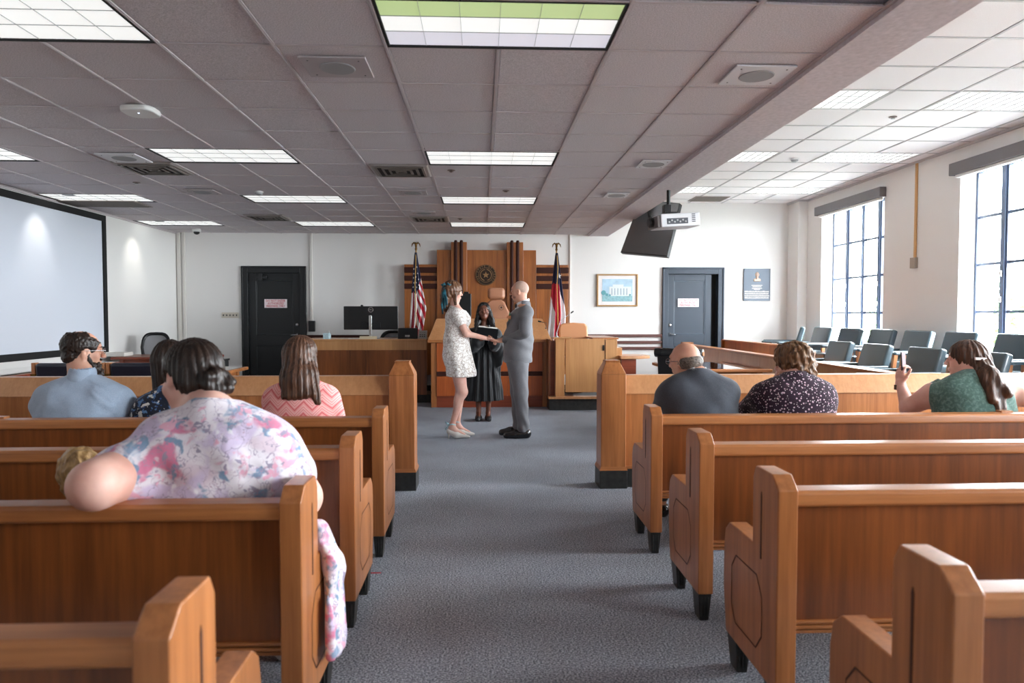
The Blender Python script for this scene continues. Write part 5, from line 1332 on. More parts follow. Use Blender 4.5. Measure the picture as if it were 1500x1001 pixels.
eyes(t, w, 1, IRISB, brow=HDK, lips=LIPS)
# ---- girl in coral chevron
hc = W3(443, 523, 4.28); x = W3(441, 590, 4.25)[0]; zs = 1.37-(571-462)*4.3/1024+.035
m_, ns, ls, b = newmat('coral_chevron_knit')
tc = ns.new('ShaderNodeTexCoord'); sp = ns.new('ShaderNodeSeparateXYZ'); ls.new(tc.outputs['Object'], sp.inputs[0])
pp = N(ns, 'ShaderNodeMath', operation='PINGPONG'); pp.inputs[1].default_value = .05; ls.new(sp.outputs[0], pp.inputs[0])
ad = N(ns, 'ShaderNodeMath', operation='SUBTRACT'); ls.new(sp.outputs[2], ad.inputs[0]); ls.new(pp.outputs[0], ad.inputs[1])
ml = N(ns, 'ShaderNodeMath', operation='MULTIPLY'); ml.inputs[1].default_value = 15.0; ls.new(ad.outputs[0], ml.inputs[0])
fr = N(ns, 'ShaderNodeMath', operation='FRACT'); ls.new(ml.outputs[0], fr.inputs[0])
rr = ramp(ns, [(0, S((240, 160, 156))), (.16, S((222, 108, 110))), (.30, S((240, 160, 156))), (.42, S((244, 190, 184))), (.52, S((228, 128, 128))), (.60, S((244, 186, 180))), (.74, S((236, 146, 144))), (.84, S((244, 184, 178)))], 'CONSTANT'); ls.new(fr.outputs[0], rr.inputs[0]); ls.new(rr.outputs[0], b.inputs['Base Color']); b.inputs['Roughness'].default_value = .9
n_ = N(ns, 'ShaderNodeTexNoise', Scale=400.0); ls.new(tc.outputs['Object'], n_.inputs['Vector']); bp = N(ns, 'ShaderNodeBump', Strength=.4, Distance=.003); ls.new(n_.outputs[0], bp.inputs['Height']); ls.new(bp.outputs[0], b.inputs['Normal'])
CORAL = m_
arms = {q: ((x+q*.155, 4.27, zs-.055), (x+q*.205, 4.36, .66), (x+q*.08, 4.60, .60), ((-q*.5, 1, -.1), (0, 0, -1), q, (15, 20, 15))) for q in (-1, 1)}
t, w, R, hc, nb, ch = seated('person', 'girl with long straight brown hair in a coral zigzag patterned top', x, 4.12, zs, .178, .165, .115, hc, -30, -2, 0, SK, arms, CORAL, DENIM, SHOEB, sleeve=1.9, foldamp=.002, hs=.97, topname='sweater')
H, w2 = hair_cap(hc, R, .97, .016)
H.cap(w(0, -.045, .01), (hc[0]-.005, hc[1]-.10, hc[2]-.13), .088, .085, .03); H.ecap((hc[0]+.0, hc[1]-.10, hc[2]-.10), (hc[0]+.015, hc[1]-.155, hc[2]-.215), (.105, .055), (.10, .030), k=.03)
H.cap(w(.065, .0, -.03), (hc[0]+.12, hc[1]-.14, hc[2]-.26), .038, .022, .03); H.disp(wave((hc[0], hc[1]+.02), .0022, 34, 3)); npart('hair', H.mesh(.0055), HCH, t)
eyes(t, w, .97, IRISB, brow=HCH, lips=LIPS)
# ---- bald man in grey suit
SUITD = cloth('charcoal_suit', (62, 66, 74), [('noise', 300, .45, .6, (74, 78, 86), 0)], rough=.8, fold=.3); WSH = cloth('white_shirt', (226, 226, 230))
hc = W3(1003, 530, 4.34); x = W3(1018, 590, 4.3)[0]+.02; zs = 1.37-(562-462)*4.3/1024+.02
arms = {-1: ((x-.19, 4.34, zs-.10), (x-.235, 4.45, .67), (x-.10, 4.72, .62), ((.3, 1, -.1), (0, 0, -1), -1, (15, 20, 15))), 1: ((x+.19, 4.32, zs-.05), (x+.215, 4.36, .66), (x+.10, 4.66, .60), ((-.3, 1, -.1), (0, 0, -1), 1, (15, 20, 15)))}
t, w, R, hc, nb, ch = seated('person', 'bald man with glasses in a charcoal suit jacket in front right pew', x, 4.14, zs, .215, .20, .135, hc, 42, -6, -4, SKT, arms, SUITD, SUITD, SHOEB, fem=False, sleeve=1.9, foldamp=.0025, neckr=.056, lean=(-.012, .01), chest=.20, topname='suit_jacket')
H = Sdf(); H.ell(w(0, -.032, -.004), (.084, .088, .062), .02, R); H.ell(w(0, .055, .02), (.11, .070, .11), .005, R, 's'); H.ell(w(0, -.02, .080), (.080, .11, .045), .005, R, 's'); H.disp(curls(.0015, 300))
npart('hair', H.mesh(.0045), HGR, t); eyes(t, w, 1, IRISG, brow=HGR, lips=LIPS); glasses(t, w)
C_ = Sdf().ecap(nb+[0, 0, .01], nb+[-.01, .01, .045], (.072, .068), (.064, .062), k=.02); C_.cap(nb+[0, 0, -.1], nb+[-.01, .01, .2], .055, .055, .004, 's'); npart('shirt_collar', C_.mesh(.0055), WSH, t)
C_ = Sdf().ecap(nb+[0, -.005, -.02], nb+[-.005, .0, .022], (.090, .080), (.074, .070), k=.02); C_.cap(nb+[0, 0, -.1], nb+[-.01, .01, .2], .066, .066, .004, 's'); npart('jacket_collar', C_.mesh(.006), SUITD, t)
# ---- curly woman
PURP = cloth('plum_floral', (44, 26, 42), [('vor', 52, .30, .24, (206, 176, 188), 2), ('vor', 71, .20, .16, (236, 224, 226), 7)])
hc = W3(1161, 534, 4.32); x = W3(1160, 590, 4.3)[0]; zs = 1.37-(563-462)*4.3/1024+.01
arms = {-1: ((x-.20, 4.30, zs-.07), (x-.235, 4.48, .72), W3(1135, 562, 4.56), ((.25, .0, 1), (.9, -.2, -.2), -1, (40, 50, 30))), 1: ((x+.20, 4.30, zs-.06), (x+.26, 4.38, .66), (x+.06, 4.62, .62), ((-.5, 1, -.1), (0, 0, -1), 1, (15, 20, 15)))}
t, w, R, hc, nb, ch = seated('person', 'woman with short wavy light brown hair in a plum floral top', x, 4.11, zs, .218, .215, .14, hc, 50, -8, -6, SKP, arms, PURP, DENIM, SHOEB, fat=.01, sleeve=.95, foldamp=.002, neckr=.054, chest=.215, sleeve_r=.072, topname='blouse')
H, w2 = hair_cap(hc, R, 1, .026, k=.03); H.ell(w(0, -.055, -.03), (.088, .062, .070), .03, R); H.ell(w(0, -.04, -.085), (.060, .045, .030), .03, R)
H.ell(w(.02, .06, .09), (.05, .035, .03), .03, R)
for k in range(26):
    a = k*2.4; zz = -.07+.006*k; H.ell(w(.088*math.sin(a), -.03-.085*abs(math.cos(a)), zz), (.022, .022, .028), .012, R)
H.ell(w(0, .085, -.045), (.062, .055, .075), .012, R, 's'); H.disp(curls(.004, 85)); H.disp(wave(hc, .0025, 19, 40)); npart('hair', H.mesh(.005), HCU, t); eyes(t, w, 1, IRISB, brow=HCU, lips=LIPS)
# ---- woman with phone
TEAL = cloth('teal_sleeveless', (84, 114, 106), [('noise', 60, .45, .7, (118, 148, 140), 0)], fold=.5)
hc = W3(1414, 529, 4.32); x = W3(1416, 590, 4.3)[0]; zs = 1.37-(560-462)*4.3/1024+.01
el = W3(1331, 598, 4.44); wr = W3(1319, 563, 4.60)
arms = {-1: ((x-.205, 4.33, zs-.075), el, wr, ((.0, .12, 1), (.95, .25, 0), -1, (28, 48, 30))),
        1: ((x+.20, 4.28, zs-.06), (x+.40, 4.16, .835), (x+.62, 4.10, .84), ((1, .1, -.05), (0, 0, -1), -1, (15, 20, 15)))}
t, w, R, hc, nb, ch = seated('person', 'woman in a teal sleeveless top holding up a phone, hair half pinned', x, 4.10, zs, .180, .215, .145, hc, 52, 0, 0, SKP, arms, TEAL, DENIM, SHOEB, fat=.014, sleeve=.0, foldamp=.004, chest=.20, neckr=.056, armr=(.066, .050, .034), sleeve_r=.066, topname='blouse')
H, w2 = hair_cap(hc, R, 1, .014); H.cap(w(0, -.06, .0), (hc[0]+.03, hc[1]-.16, hc[2]-.12), .080, .066, .03)
for (dx, dz, r0, r1) in ((-.02, -.22, .055, .030), (.02, -.30, .058, .026), (.055, -.27, .055, .026), (.08, -.18, .050, .030)): H.cap((hc[0]+.03, hc[1]-.17, hc[2]-.08), (hc[0]+dx+.02, hc[1]-.235, hc[2]+dz), r0, r1, .018)
H.disp(wave((hc[0]+.02, hc[1]), .0035, 16, 28)); npart('hair', H.mesh(.005), HCH, t)
part('hair_clip', MB().box(-.035, .04, -.012, .0, -.008, .008).xf(Matrix.Translation(W3(1435, 526, hc[1]-.112)) @ Matrix.Rotation(.05, 4, 'Y')), plain('pearl_clip', (226, 216, 214), .2), t, bevel=.003)
eyes(t, w, 1, IRISB, brow=HCH, lips=LIPS)
for q in (-1, 1):
    RU = Sdf(); sh = np.array([x+q*.178, 4.30, zs-.105])
    for k in range(16): a = 2*math.pi*k/16; RU.ell(sh+[q*.01+.012*(k % 2), .080*math.cos(a), .005+.080*math.sin(a)], (.016, .020, .020), .02)
    npart('ruffle_trim', RU.mesh(.006), TEAL, t)
part('watch', MB().tube([A3(wr)+[0, 0, -.030], A3(wr)+[0, 0, -.012]], .0315, 16), plain('watch_band', (190, 176, 168), .5), t, smooth=True)
part('watch_face', MB().box(wr[0]-.038, wr[0]-.028, wr[1]-.014, wr[1]+.014, wr[2]-.038, wr[2]-.004), BLK, t, bevel=.003)
pc_ = A3(W3(1318, 539, 4.62)); M_ = Matrix.Translation(pc_+[.024, .0, .035]) @ Matrix.Rotation(math.radians(40), 4, 'Z') @ Matrix.Rotation(math.radians(-4), 4, 'X')
ph = thing('smartphone', 'smartphone with dark case held up by the woman in teal', 'phone', tuple(pc_))
part('phone_body', MB().box(-.036, .036, -.004, .004, -.073, .073).xf(M_), plain('phone_case', (20, 19, 22), .5), ph, bevel=.003)
part('phone_screen', MB().box(-.033, .033, -.0052, -.004, -.069, .069).xf(M_), emit('phone_screen_glow', (110, 84, 88), .06), ph)
part('phone_cameras', MB().lathe([(.007, 0), (.007, .002)], (-.02, .004, .055), 10, 'y').lathe([(.007, 0), (.007, .002)], (-.02, .004, .035), 10, 'y').xf(M_), BLK, ph)
# ---- large woman in floral blouse
FLOR = cloth('pastel_floral_chiffon', (226, 218, 224), [('noise', 7, .52, .60, (214, 196, 206), 1), ('noise', 9.5, .56, .62, (212, 128, 156), 4), ('noise', 11, .58, .64, (140, 160, 186), 8), ('noise', 8.3, .54, .62, (206, 190, 214), 31), ('noise', 14, .59, .63, (124, 150, 176), 23), ('line', 15, .010, .002, (158, 142, 166), 2), ('line', 26, .010, .002, (176, 150, 168), 42), ('noise', 17, .60, .64, (226, 170, 190), 12), ('noise', 13, .60, .66, (236, 232, 236), 17), ('noise', 30, .63, .66, (156, 146, 166), 15)], fold=.7)
x = W3(322, 690, 2.42)[0]; zs = 1.37-(608-462)*2.45/1024+.005
hc = W3(280, 557, 2.50)+[0, 0, 0]
hc[0] -= .0
elL = W3(139, 711, 2.13)
arms = {-1: ((x-.215, 2.40, zs-.13), (elL[0], elL[1], elL[2]), (elL[0]-.10, 2.46, .86), ((-.3, 1, -.05), (.3, 0, -1), -1, (20, 25, 20))),
        1: ((x+.175, 2.40, zs-.11), (x+.270, 2.42, .74), (x+.16, 2.78, .62), ((-.5, 1, -.1), (0, 0, -1), 1, (15, 20, 15)))}
t, w, R, hc, nb, ch = seated('person', 'large woman in a pastel floral blouse with dark hair in a low bun', x-.015, 2.235, zs, .198, .235, .165, hc, 56, -16, 8, SKP, arms, FLOR, FLOR, plain('pale_shoe', (190, 176, 170), .5), fat=.03, hs=1.09, sleeve=.50, foldamp=.004, chest=.225, neckr=.050, armr=(.094, .070, .046), sleeve_r=.112, skirt=True, topname='blouse', neckcut=.04)
H, w2 = hair_cap(hc, R, 1.09, .012); H.ell(w(0, -.055, -.02), (.080, .056, .066), .03, R)
H.ell(w(.012, -.108, -.034), (.056, .038, .046), .02, R)
for k in range(9): a = k*.9; H.ell(w(.012+.034*math.cos(a), -.126+.008*math.sin(a*2), -.034+.028*math.sin(a)), (.024, .020, .020), .012, R)
H.ell(w(-.088, .012, -.012), (.024, .030, .040), .01, R, 's'); H.disp(wave(hc, .0022, 26, 18)); npart('hair', H.mesh(.0045), HDK, t); eyes(t, w, 1, IRISB, brow=HDK, lips=LIPS)
# skirt tail hanging over the aisle side of the pew
sk = Sdf(); a0 = W3(472, 790, 2.50); 
sk.ecap((-.585, 2.50, .60), (-.520, 2.44, .50), (.035, .09), (.028, .10), side=(1, 0, 0), k=.03); sk.ecap((-.522, 2.44, .50), (-.508, 2.42, .22), (.022, .085), (.026, .105), side=(1, 0, 0), k=.03)
sk.disp(folds(.004, (.2, 1, .1), 95)); npart('skirt_tail', sk.mesh(.007), FLOR, t)
# ---- small child beside her
hc = W3(116, 697, 2.62); x = hc[0]
CHT = cloth('child_shirt', (90, 110, 130))
t = thing('person', 'small blond child partly hidden behind the floral blouse arm', 'person', (x, 2.6, 0))
R = hframe(30, 10, 0); hd_, w = head_sdf(hc, R, .82, True, neck=hc+[0, -.01, -.13], nr=.042)
bd = Sdf().ecap(hc+[0, 0, -.19], hc+[0, 0, -.34], (.115, .075), (.11, .085), k=.05)
lg = Sdf(); ar = Sdf()
zp = hc[2]-.34
for q in (-1, 1):
    lg.cap((x+q*.05, hc[1], zp), (x+q*.06, hc[1]+.22, zp+.02), .055, .042, .04); lg.cap((x+q*.06, hc[1]+.22, zp+.02), (x+q*.06, hc[1]+.24, zp-.20), .040, .028, .02); lg.cap((x+q*.06, hc[1]+.23, zp-.22), (x+q*.06, hc[1]+.31, zp-.23), .026, .022, .02)
    ar.cap((x+q*.11, hc[1], hc[2]-.17), (x+q*.13, hc[1]+.06, hc[2]-.30), .034, .027, .03); ar.cap((x+q*.13, hc[1]+.06, hc[2]-.30), (x+q*.07, hc[1]+.17, hc[2]-.32), .026, .020, .02)
body = Sdf().plus(hd_, bd, lg, ar); reg = [body.mesh(.007)]
for q in (-1, 1):
    Hs, _ = hand_sdf((x+q*.07, hc[1]+.17, hc[2]-.32), (-q*.2, 1, 0), (0, 0, -1), q, s=.6); reg.append(Hs.mesh(.003))
npart('body', merge(reg), SKP, t)
G = bd.infl(.010).plus(ar.infl(.008)); G.cut(hc+[0, 0, -.125], (0, 0, 1)); G.cut(hc+[0, .12, 0], (0, 1, 0)); npart('shirt', G.mesh(.008), CHT, t)
G = lg.infl(.008); G.cut((x, 0, zp-.14), (0, 0, -1)); npart('trousers', G.mesh(.008), DENIM, t)
H, _ = hair_cap(hc, R, .82, .014); H.ell(w(0, -.05, -.03), np.array([.07, .05, .055])*.82, .02, R); H.disp(curls(.003, 110)); npart('hair', H.mesh(.005), HBL, t); eyes(t, w, .82, IRISB, brow=HBL, lips=LIPS)
# ================================================================ STANDING FIGURES
def standing_finish(t, body, skin, hbox, hands, h=.009):
    reg = [body.mesh(h, excl=[(hbox[0]+h, hbox[1]-h)]), body.mesh(.0048, box=hbox)]
    for Hs in hands: reg.append(Hs.mesh(.0032))
    return npart('body', merge(reg), skin, t)
YC = 7.83
def Q(px, py, dy=0): return W3(px, py, YC+dy)
# ---- bride
BX = Q(668, 640)[0]
t = thing('person', 'bride in a short white lace dress with teal hair ribbon, holding hands', 'person', (BX, YC, 0))
hc = Q(664, 429, .0); R = hframe(-68, -2, 0)
nb = Q(666, 451)
hd_, w = head_sdf(hc, R, .98, True, neck=nb, nr=.046)
shR, shL = Q(670, 460, -.15), Q(669, 458, .17)        # near (camera side) is her right arm
elR, elL = Q(683, 489, -.19), Q(687, 490, .14); wrR, wrL = Q(713, 496, -.05), Q(712, 496, .06)
arm = Sdf().cap(shR, elR, .046, .037, .04).cap(elR, wrR, .036, .023, .02).cap(shL, elL, .044, .035, .04).cap(elL, wrL, .034, .022, .02)
pel = Q(668, 520); wst = Q(669, 490); chs = Q(669, 467)
tor = Sdf().ecap(pel, wst, (.165, .130), (.130, .105), side=(0, 1, 0), k=.06).ecap(wst, chs, (.130, .105), (.150, .115), side=(0, 1, 0), k=.06)
tor.ecap(chs+[.0, -.07, .045], chs+[0, .07, .045], (.07, .075), (.07, .075), side=(0, 0, 1), k=.06)
for q in (-1, 1): tor.ell(chs+[.085, q*.065, -.015], (.060, .062, .062), .04); tor.cap(nb+[0, 0, -.01], (shR if q < 0 else shL)+[0, 0, .0], .040, .044, .05)
tor.ell(pel+[-.032, -.07, .0], (.085, .09, .10), .05); tor.ell(pel+[-.032, .07, .0], (.085, .09, .10), .05)
legs = Sdf(); feet = Sdf()
for (q, kx, kz, ax_) in ((-1, Q(677, 574)[0], Q(677, 574)[2], Q(663, 624)[0]), (1, Q(676, 574)[0]-.01, Q(677, 574)[2], Q(665, 624)[0]+.035)):
    y = YC+q*.085; an = np.array([ax_, y, .155]); kn = np.array([kx, y, kz])
    legs.cap(pel+[0, q*.085, -.03], kn+[0, 0, .02], .100, .060, .05); legs.ell(kn+[.012, 0, 0], (.050, .048, .06), .03); legs.cap(kn, an, .050, .030, .03); legs.ell(kn+(an-kn)*.3+[-.022, 0, 0], (.040, .044, .10), .03)
    toe = an+[.155, 0, -.135]; legs.cap(an, an+[.03, 0, -.06], .031, .030, .02); legs.cap(an+[.0, 0, -.045], toe+[-.02, 0, .02], .027, .017, .02); legs.cap(an+[-.012, 0, -.03], an+[-.022, 0, -.06], .028, .026, .02)
    feet.cap(an+[-.03, 0, -.075], an+[.05, 0, -.112], .032, .034, .02); feet.cap(an+[.05, 0, -.112], toe+[.03, 0, .0], .036, .010, .02)
    m = MB().tube([(an[0]-.035, y, .085), (an[0]-.040, y, .0)], [.012, .005], 8); 
    hl = [m] if q < 0 else hl+[m]
    if q < 0: anR = an
body = Sdf().plus(tor, arm, legs, hd_)
hands = []
for (wr, q, up) in ((wrR, -1, (0, 0, -1)), (wrL, 1, (0, 0, -1))):
    Hs, _ = hand_sdf(wr, (1, -q*.10, -.12), (0, .25*q, -1), q, s=.86, curl=(35, 45, 30), thumb=30); hands.append(Hs)
hb = (hc-[.14, .14, .13], hc+[.14, .14, .15])
standing_finish(t, body, SKP, hb, hands)
LACE = cloth('lace_white', (172, 154, 140), [('edge', 26, .0, .11, (242, 238, 234), 1)], bump=1.0, bscale=120)
G = tor.infl(.014); sk_t = Q(668, 500); hemz = Q(676, 551)[2]
G.ecap(Q(668, 500), Q(676, 548), (.185, .135), (.215, .168), side=(0, 1, 0), k=.05)
G.cap(shR, shR+(elR-shR)*.34, .066, .070, .03); G.cap(shL, shL+(elL-shL)*.34, .064, .068, .03)
G.disp(lambda X, Y, Z: .005*np.sin(np.arctan2(Y-YC, X-BX)*11+Z*3)*np.clip((1.05-Z)/.3, 0, 1)); G.disp(curls(.0012, 110))
G.cut((0, 0, hemz), (0, 0, -1)); G.cut(nb+[0, 0, .012], (.35, 0, 1)); npart('lace_dress', G.mesh(.007), LACE, t)
SHW = plain('shoe_ivory', (214, 210, 204), .35); f2 = feet.infl(.003); f2.cut((0, 0, .002), (0, 0, -1))
pairsplit('shoe', f2.mesh(.006), SHW, t, 1, YC)
for hm in hl: part('heel', hm, SHW, t, smooth=True)
RIB = cloth('ribbon_pale_blue', (170, 206, 214)); m = MB()
for q in (-1, 1):
    a = np.array([anR[0] if q < 0 else anR[0]+.035+.01, YC+q*.085, .155])
    m.tube([a+[.036*math.cos(k*.6), .034*math.sin(k*.6), .0+.01*math.sin(k)] for k in range(12)], .0075, 6)
    m.tube([a+[-.03, 0, 0], a+[-.07, -.02, .03], a+[-.045, -.01, -.01], a+[-.075, 0, -.05]], [.010, .016, .006, .012], 6)
part('ankle_ribbon', m, RIB, t, smooth=True)
H, w2 = hair_cap(hc, R, .98, .022); H.cap(w(0, -.06, .02), w(0, -.095, -.09), .078, .052, .03); H.cap(w(0, -.09, -.06), w(.0, -.085, -.19), .055, .030, .03); H.cap(w(.06, .0, -.02), w(.072, .005, -.13), .024, .014, .02); H.cap(w(-.06, .0, -.02), w(-.072, .005, -.13), .024, .014, .02)
H.disp(curls(.003, 75)); H.disp(wave(hc, .002, 17, 40)); npart('hair', H.mesh(.005), HBR, t)
TR = cloth('ribbon_teal', (20, 74, 86)); m = MB()
k0 = Vector(w(.035, -.100, .060))
for (dx, dz, wd) in ((-.015, -.24, .022), (.010, -.20, .018), (-.035, -.30, .016)): m.tube([k0, k0+Vector((dx*.4-.02, -.03, dz*.3)), k0+Vector((dx-.01, -.03, dz*.65)), k0+Vector((dx, -.02, dz))], [.012, wd, wd*.9, wd*.5], 6)
for s_ in (-1, 1): m.tube([k0, k0+Vector((s_*.02, -.02, .035)), k0+Vector((s_*.045, -.02, .02)), k0+Vector((s_*.03, -.02, -.015)), k0], [.008, .016, .018, .014, .008], 6)
part('hair_ribbon', m, TR, t, smooth=True)
eyes(t, w, .98, IRISG, brow=HBR, lips=LIPS)
# ---- groom
GX = Q(763, 640)[0]
SUIT = cloth('grey_suit', (100, 100, 104), [('noise', 300, .42, .62, (116, 116, 120), 0)], rough=.75, fold=.2)
t = thing('person', 'groom in a grey suit with black shoes facing the bride', 'person', (GX, YC, 0))
hc = Q(761, 427.5); R = hframe(72, -4, 0); nb = Q(766, 449)
hd_, w = head_sdf(hc, R, 1.0, False, neck=nb, nr=.055)
shN, shF = Q(770, 459, -.20), Q(764, 459, .20); elN, elF = Q(769, 488, -.24), Q(760, 490, .22); wrN, wrF = Q(738, 499, -.05), Q(736, 498, .05)
arm = Sdf().cap(shN, elN, .062, .046, .05).cap(elN, wrN, .045, .028, .03).cap(shF, elF, .060, .045, .05).cap(elF, wrF, .044, .028, .03)
pel = Q(758, 522); wst = Q(759.5, 496); chs = Q(762, 472)
tor = Sdf().ecap(pel, wst, (.175, .122), (.165, .138), side=(0, 1, 0), k=.06).ecap(wst, chs, (.165, .138), (.185, .122), side=(0, 1, 0), k=.06)
tor.ecap(chs+[0, -.10, .055], chs+[0, .10, .055], (.075, .085), (.075, .085), side=(0, 0, 1), k=.06)
for e in (shN, shF): tor.cap(nb+[0, 0, -.01], e+[0, 0, .01], .052, .056, .06)
legs = Sdf(); feet = Sdf()
for (q, kp, ap) in ((-1, Q(762, 575), Q(766, 624)), (1, Q(759, 575), Q(760, 618))):
    y = YC+q*.10; kn = np.array([kp[0], y, kp[2]]); an = np.array([ap[0], y, .10])
    legs.cap(pel+[0, q*.09, -.03], kn, .103, .068, .05); legs.cap(kn, an, .064, .050, .03)
    feet.cap(an+[.035, 0, -.05], an+[-.09, 0, -.060], .045, .046, .03); feet.cap(an+[-.09, 0, -.060], an+[-.185, 0, -.068], .045, .034, .03); feet.cap(an+[.012, 0, .0], an+[.02, 0, -.04], .036, .044, .03)
body = Sdf().plus(tor, arm, legs, hd_)
hands = []
for (wr, q) in ((wrN, -1), (wrF, 1)):
    Hs, _ = hand_sdf(wr+[-.02, 0, -.004], (-1, -q*.10, -.10), (0, .2*q, 1), q, s=.98, curl=(30, 40, 30), thumb=35); hands.append(Hs)
standing_finish(t, body, SKT, (hc-[.14, .14, .13], hc+[.14, .14, .15]), hands)
def shave(X, Y, Z): return 0
HSH = hairmat('hair_shaved_grey', (182, 150, 134), (206, 176, 160), (200, 200, 200)); HSH.node_tree.nodes['Principled BSDF'].inputs['Roughness'].default_value = .6
H = Sdf(); H.ell(w(0, -.014, .032), (.0755, .0945, .0875), .02, R); H.ell(w(0, .075, .0), (.09, .075, .14), .01, R, 's'); H.ell(w(0, -.02, -.07), (.1, .12, .05), .01, R, 's')
for q in (-1, 1): H.ell(w(q*.082, .004, -.004), (.02, .026, .036), .004, R, 's')
npart('hair', H.mesh(.004), HSH, t)
Bd = Sdf().ell(w(0, .020, -.035), (.0612, .068, .0715), .01, R).ell(w(0, .054, -.089), (.028, .026, .0215), .02, R); Bd.cut(w(0, .02, -.045), R @ np.array([0, -.55, 1])); Bd.cut(w(0, -.012, 0), R @ np.array([0, -1, 0])); Bd.ell(w(0, .09, -.056), (.030, .03, .014), .01, R, 's')
npart('beard_stubble', Bd.mesh(.004), plain('stubble', (160, 116, 98), .7), t)
eyes(t, w, 1, IRISB, brow=HGR, lips=LIPS)
G = tor.infl(.016); jh = Q(762, 531)[2]
G.ecap(Q(759.5, 504), Q(758.5, 530), (.188, .150), (.205, .158), side=(0, 1, 0), k=.05)
Sl = Sdf()
for (a_, b_, c_) in ((shN, elN, wrN), (shF, elF, wrF)):
    G.cap(a_, a_+(b_-a_)*.15, .078, .070, .05); Sl.cap(a_, b_, .079, .062, .02); Sl.cap(b_, b_+(c_-b_)*.88, .062, .046, .012)
Sl.disp(folds(.003, (.6, .3, 1), 34, 2))
G.disp(folds(.003, (.5, .2, 1), 40)); G.cut((0, 0, jh), (0, 0, -1)); G.cut(nb+[0, 0, .006], (-.45, 0, 1)); G.ell(chs+[-.19, 0, .05], (.085, .05, .16), .01, None, 's')
G.cap(chs+[-.150, -.012, .02], Q(757, 531)+[-.180, -.012, 0], .004, .010, .004, op='s')
npart('suit_jacket', G.mesh(.0075), SUIT, t); PS = Sl.mesh(.007); pairsplit('sleeve', PS, SUIT, t, 1, YC)
btn = MB()
for q_, yy_ in enumerate((498, 508)): bq = Q(738, yy_); btn.lathe([(.010, 0), (.010, -.004)], (bq[0]-.012, YC+.02, bq[2]), 10, 'x')
part('jacket_buttons', btn, BLK, t)
sh_ = tor.infl(.008); sh_.cut(nb+[0, 0, .0], (0, 0, 1)); sh_.cut(wst, (0, 0, -1)); sh_.cut(chs+[-.02, 0, 0], (1, 0, 0)); npart('shirt', sh_.mesh(.008), WSH, t)
C_ = Sdf().ecap(nb+[0, 0, .0], nb+[.004, 0, .070], (.078, .077), (.070, .069), side=(0, 1, 0), k=.02); C_.cut(nb+[0, 0, .066], (-.35, 0, 1)); C_.cap(nb+[0, 0, -.1], nb+[-.01, 0, .2], .054, .053, .004, 's'); npart('shirt_collar', C_.mesh(.0045), WSH, t)
C_ = Sdf().ecap(nb+[.006, 0, -.03], nb+[.006, 0, .018], (.100, .088), (.086, .080), side=(0, 1, 0), k=.02); C_.cap(nb+[0, 0, -.1], nb+[0, 0, .2], .068, .066, .004, 's'); C_.cut(nb+[-.02, 0, 0], (-1, 0, 0)); npart('jacket_collar', C_.mesh(.005), SUIT, t)
for (q) in (-1, 1):
    part('lapel', MB().add([tuple(nb+[-.04, q*.075, .0]), tuple(nb+[-.105, q*.085, -.08]), tuple(chs+[-.150, q*.11, -.01]), tuple(chs+[-.150, q*.02, -.10]), tuple(nb+[-.09, q*.05, -.05])], [(0, 1, 2, 3, 4)] if q > 0 else [(4, 3, 2, 1, 0)]), SUIT, t).modifiers.new('s', 'SOLIDIFY').thickness = .008
G = legs.infl(.014); G.ecap(pel+[0, 0, -.05], pel, (.178, .13), (.178, .13), side=(0, 1, 0), k=.05); G.disp(lambda X, Y, Z: .006*np.sin(Z*34+np.sin(X*40)*1.5+X*20)*np.clip((.55-Z)/.4, .25, 1)); G.cut((0, 0, .075), (0, 0, -1)); G.cut((0, 0, jh+.04), (0, 0, 1))
npart('trousers', G.mesh(.008), SUIT, t)
f2 = feet.infl(.006); f2.cut((0, 0, .002), (0, 0, -1)); f2.cut((0, 0, .10), (0, 0, 1)); pairsplit('shoe', f2.mesh(.006), SHOEB, t, 1, YC)
bt = Vector(chs+[-.125, -.125, .055])
o = part('boutonniere', MB().lathe([(.004, -.03), (.022, -.012), (.030, .006), (.018, .016), (.004, .018)], bt, 10, 'x'), plain('rose_peach', (222, 140, 96), .7), t, smooth=True)
m = MB()
for k in range(7):
    a = k*.9; m.add([bt, bt+Vector((.01, .03*math.cos(a)-.012, .03*math.sin(a)+.01)), bt+Vector((.0, .055*math.cos(a), .055*math.sin(a)+.01)), bt+Vector((-.01, .03*math.cos(a)+.012, .03*math.sin(a)-.01))], [(0, 1, 2, 3)])
part('leaves', m, plain('boutonniere_green', (96, 132, 84), .6), o)
part('bow_tie', MB().frus((nb[0]-.085, nb[0]-.07, YC-.05, YC-.02), (nb[0]-.085, nb[0]-.07, YC-.05, YC-.02), nb[2]-.02, nb[2]+.025).box(nb[0]-.09, nb[0]-.07, YC-.02, YC+.02, nb[2]-.008, nb[2]+.012).box(nb[0]-.085, nb[0]-.07, YC+.02, YC+.05, nb[2]-.02, nb[2]+.025), plain('tie_dark', (40, 38, 42), .6), t)
part('watch', MB().tube([wrN+(elN-wrN)*.02, wrN+(elN-wrN)*.10], .032, 14), BLK, t)
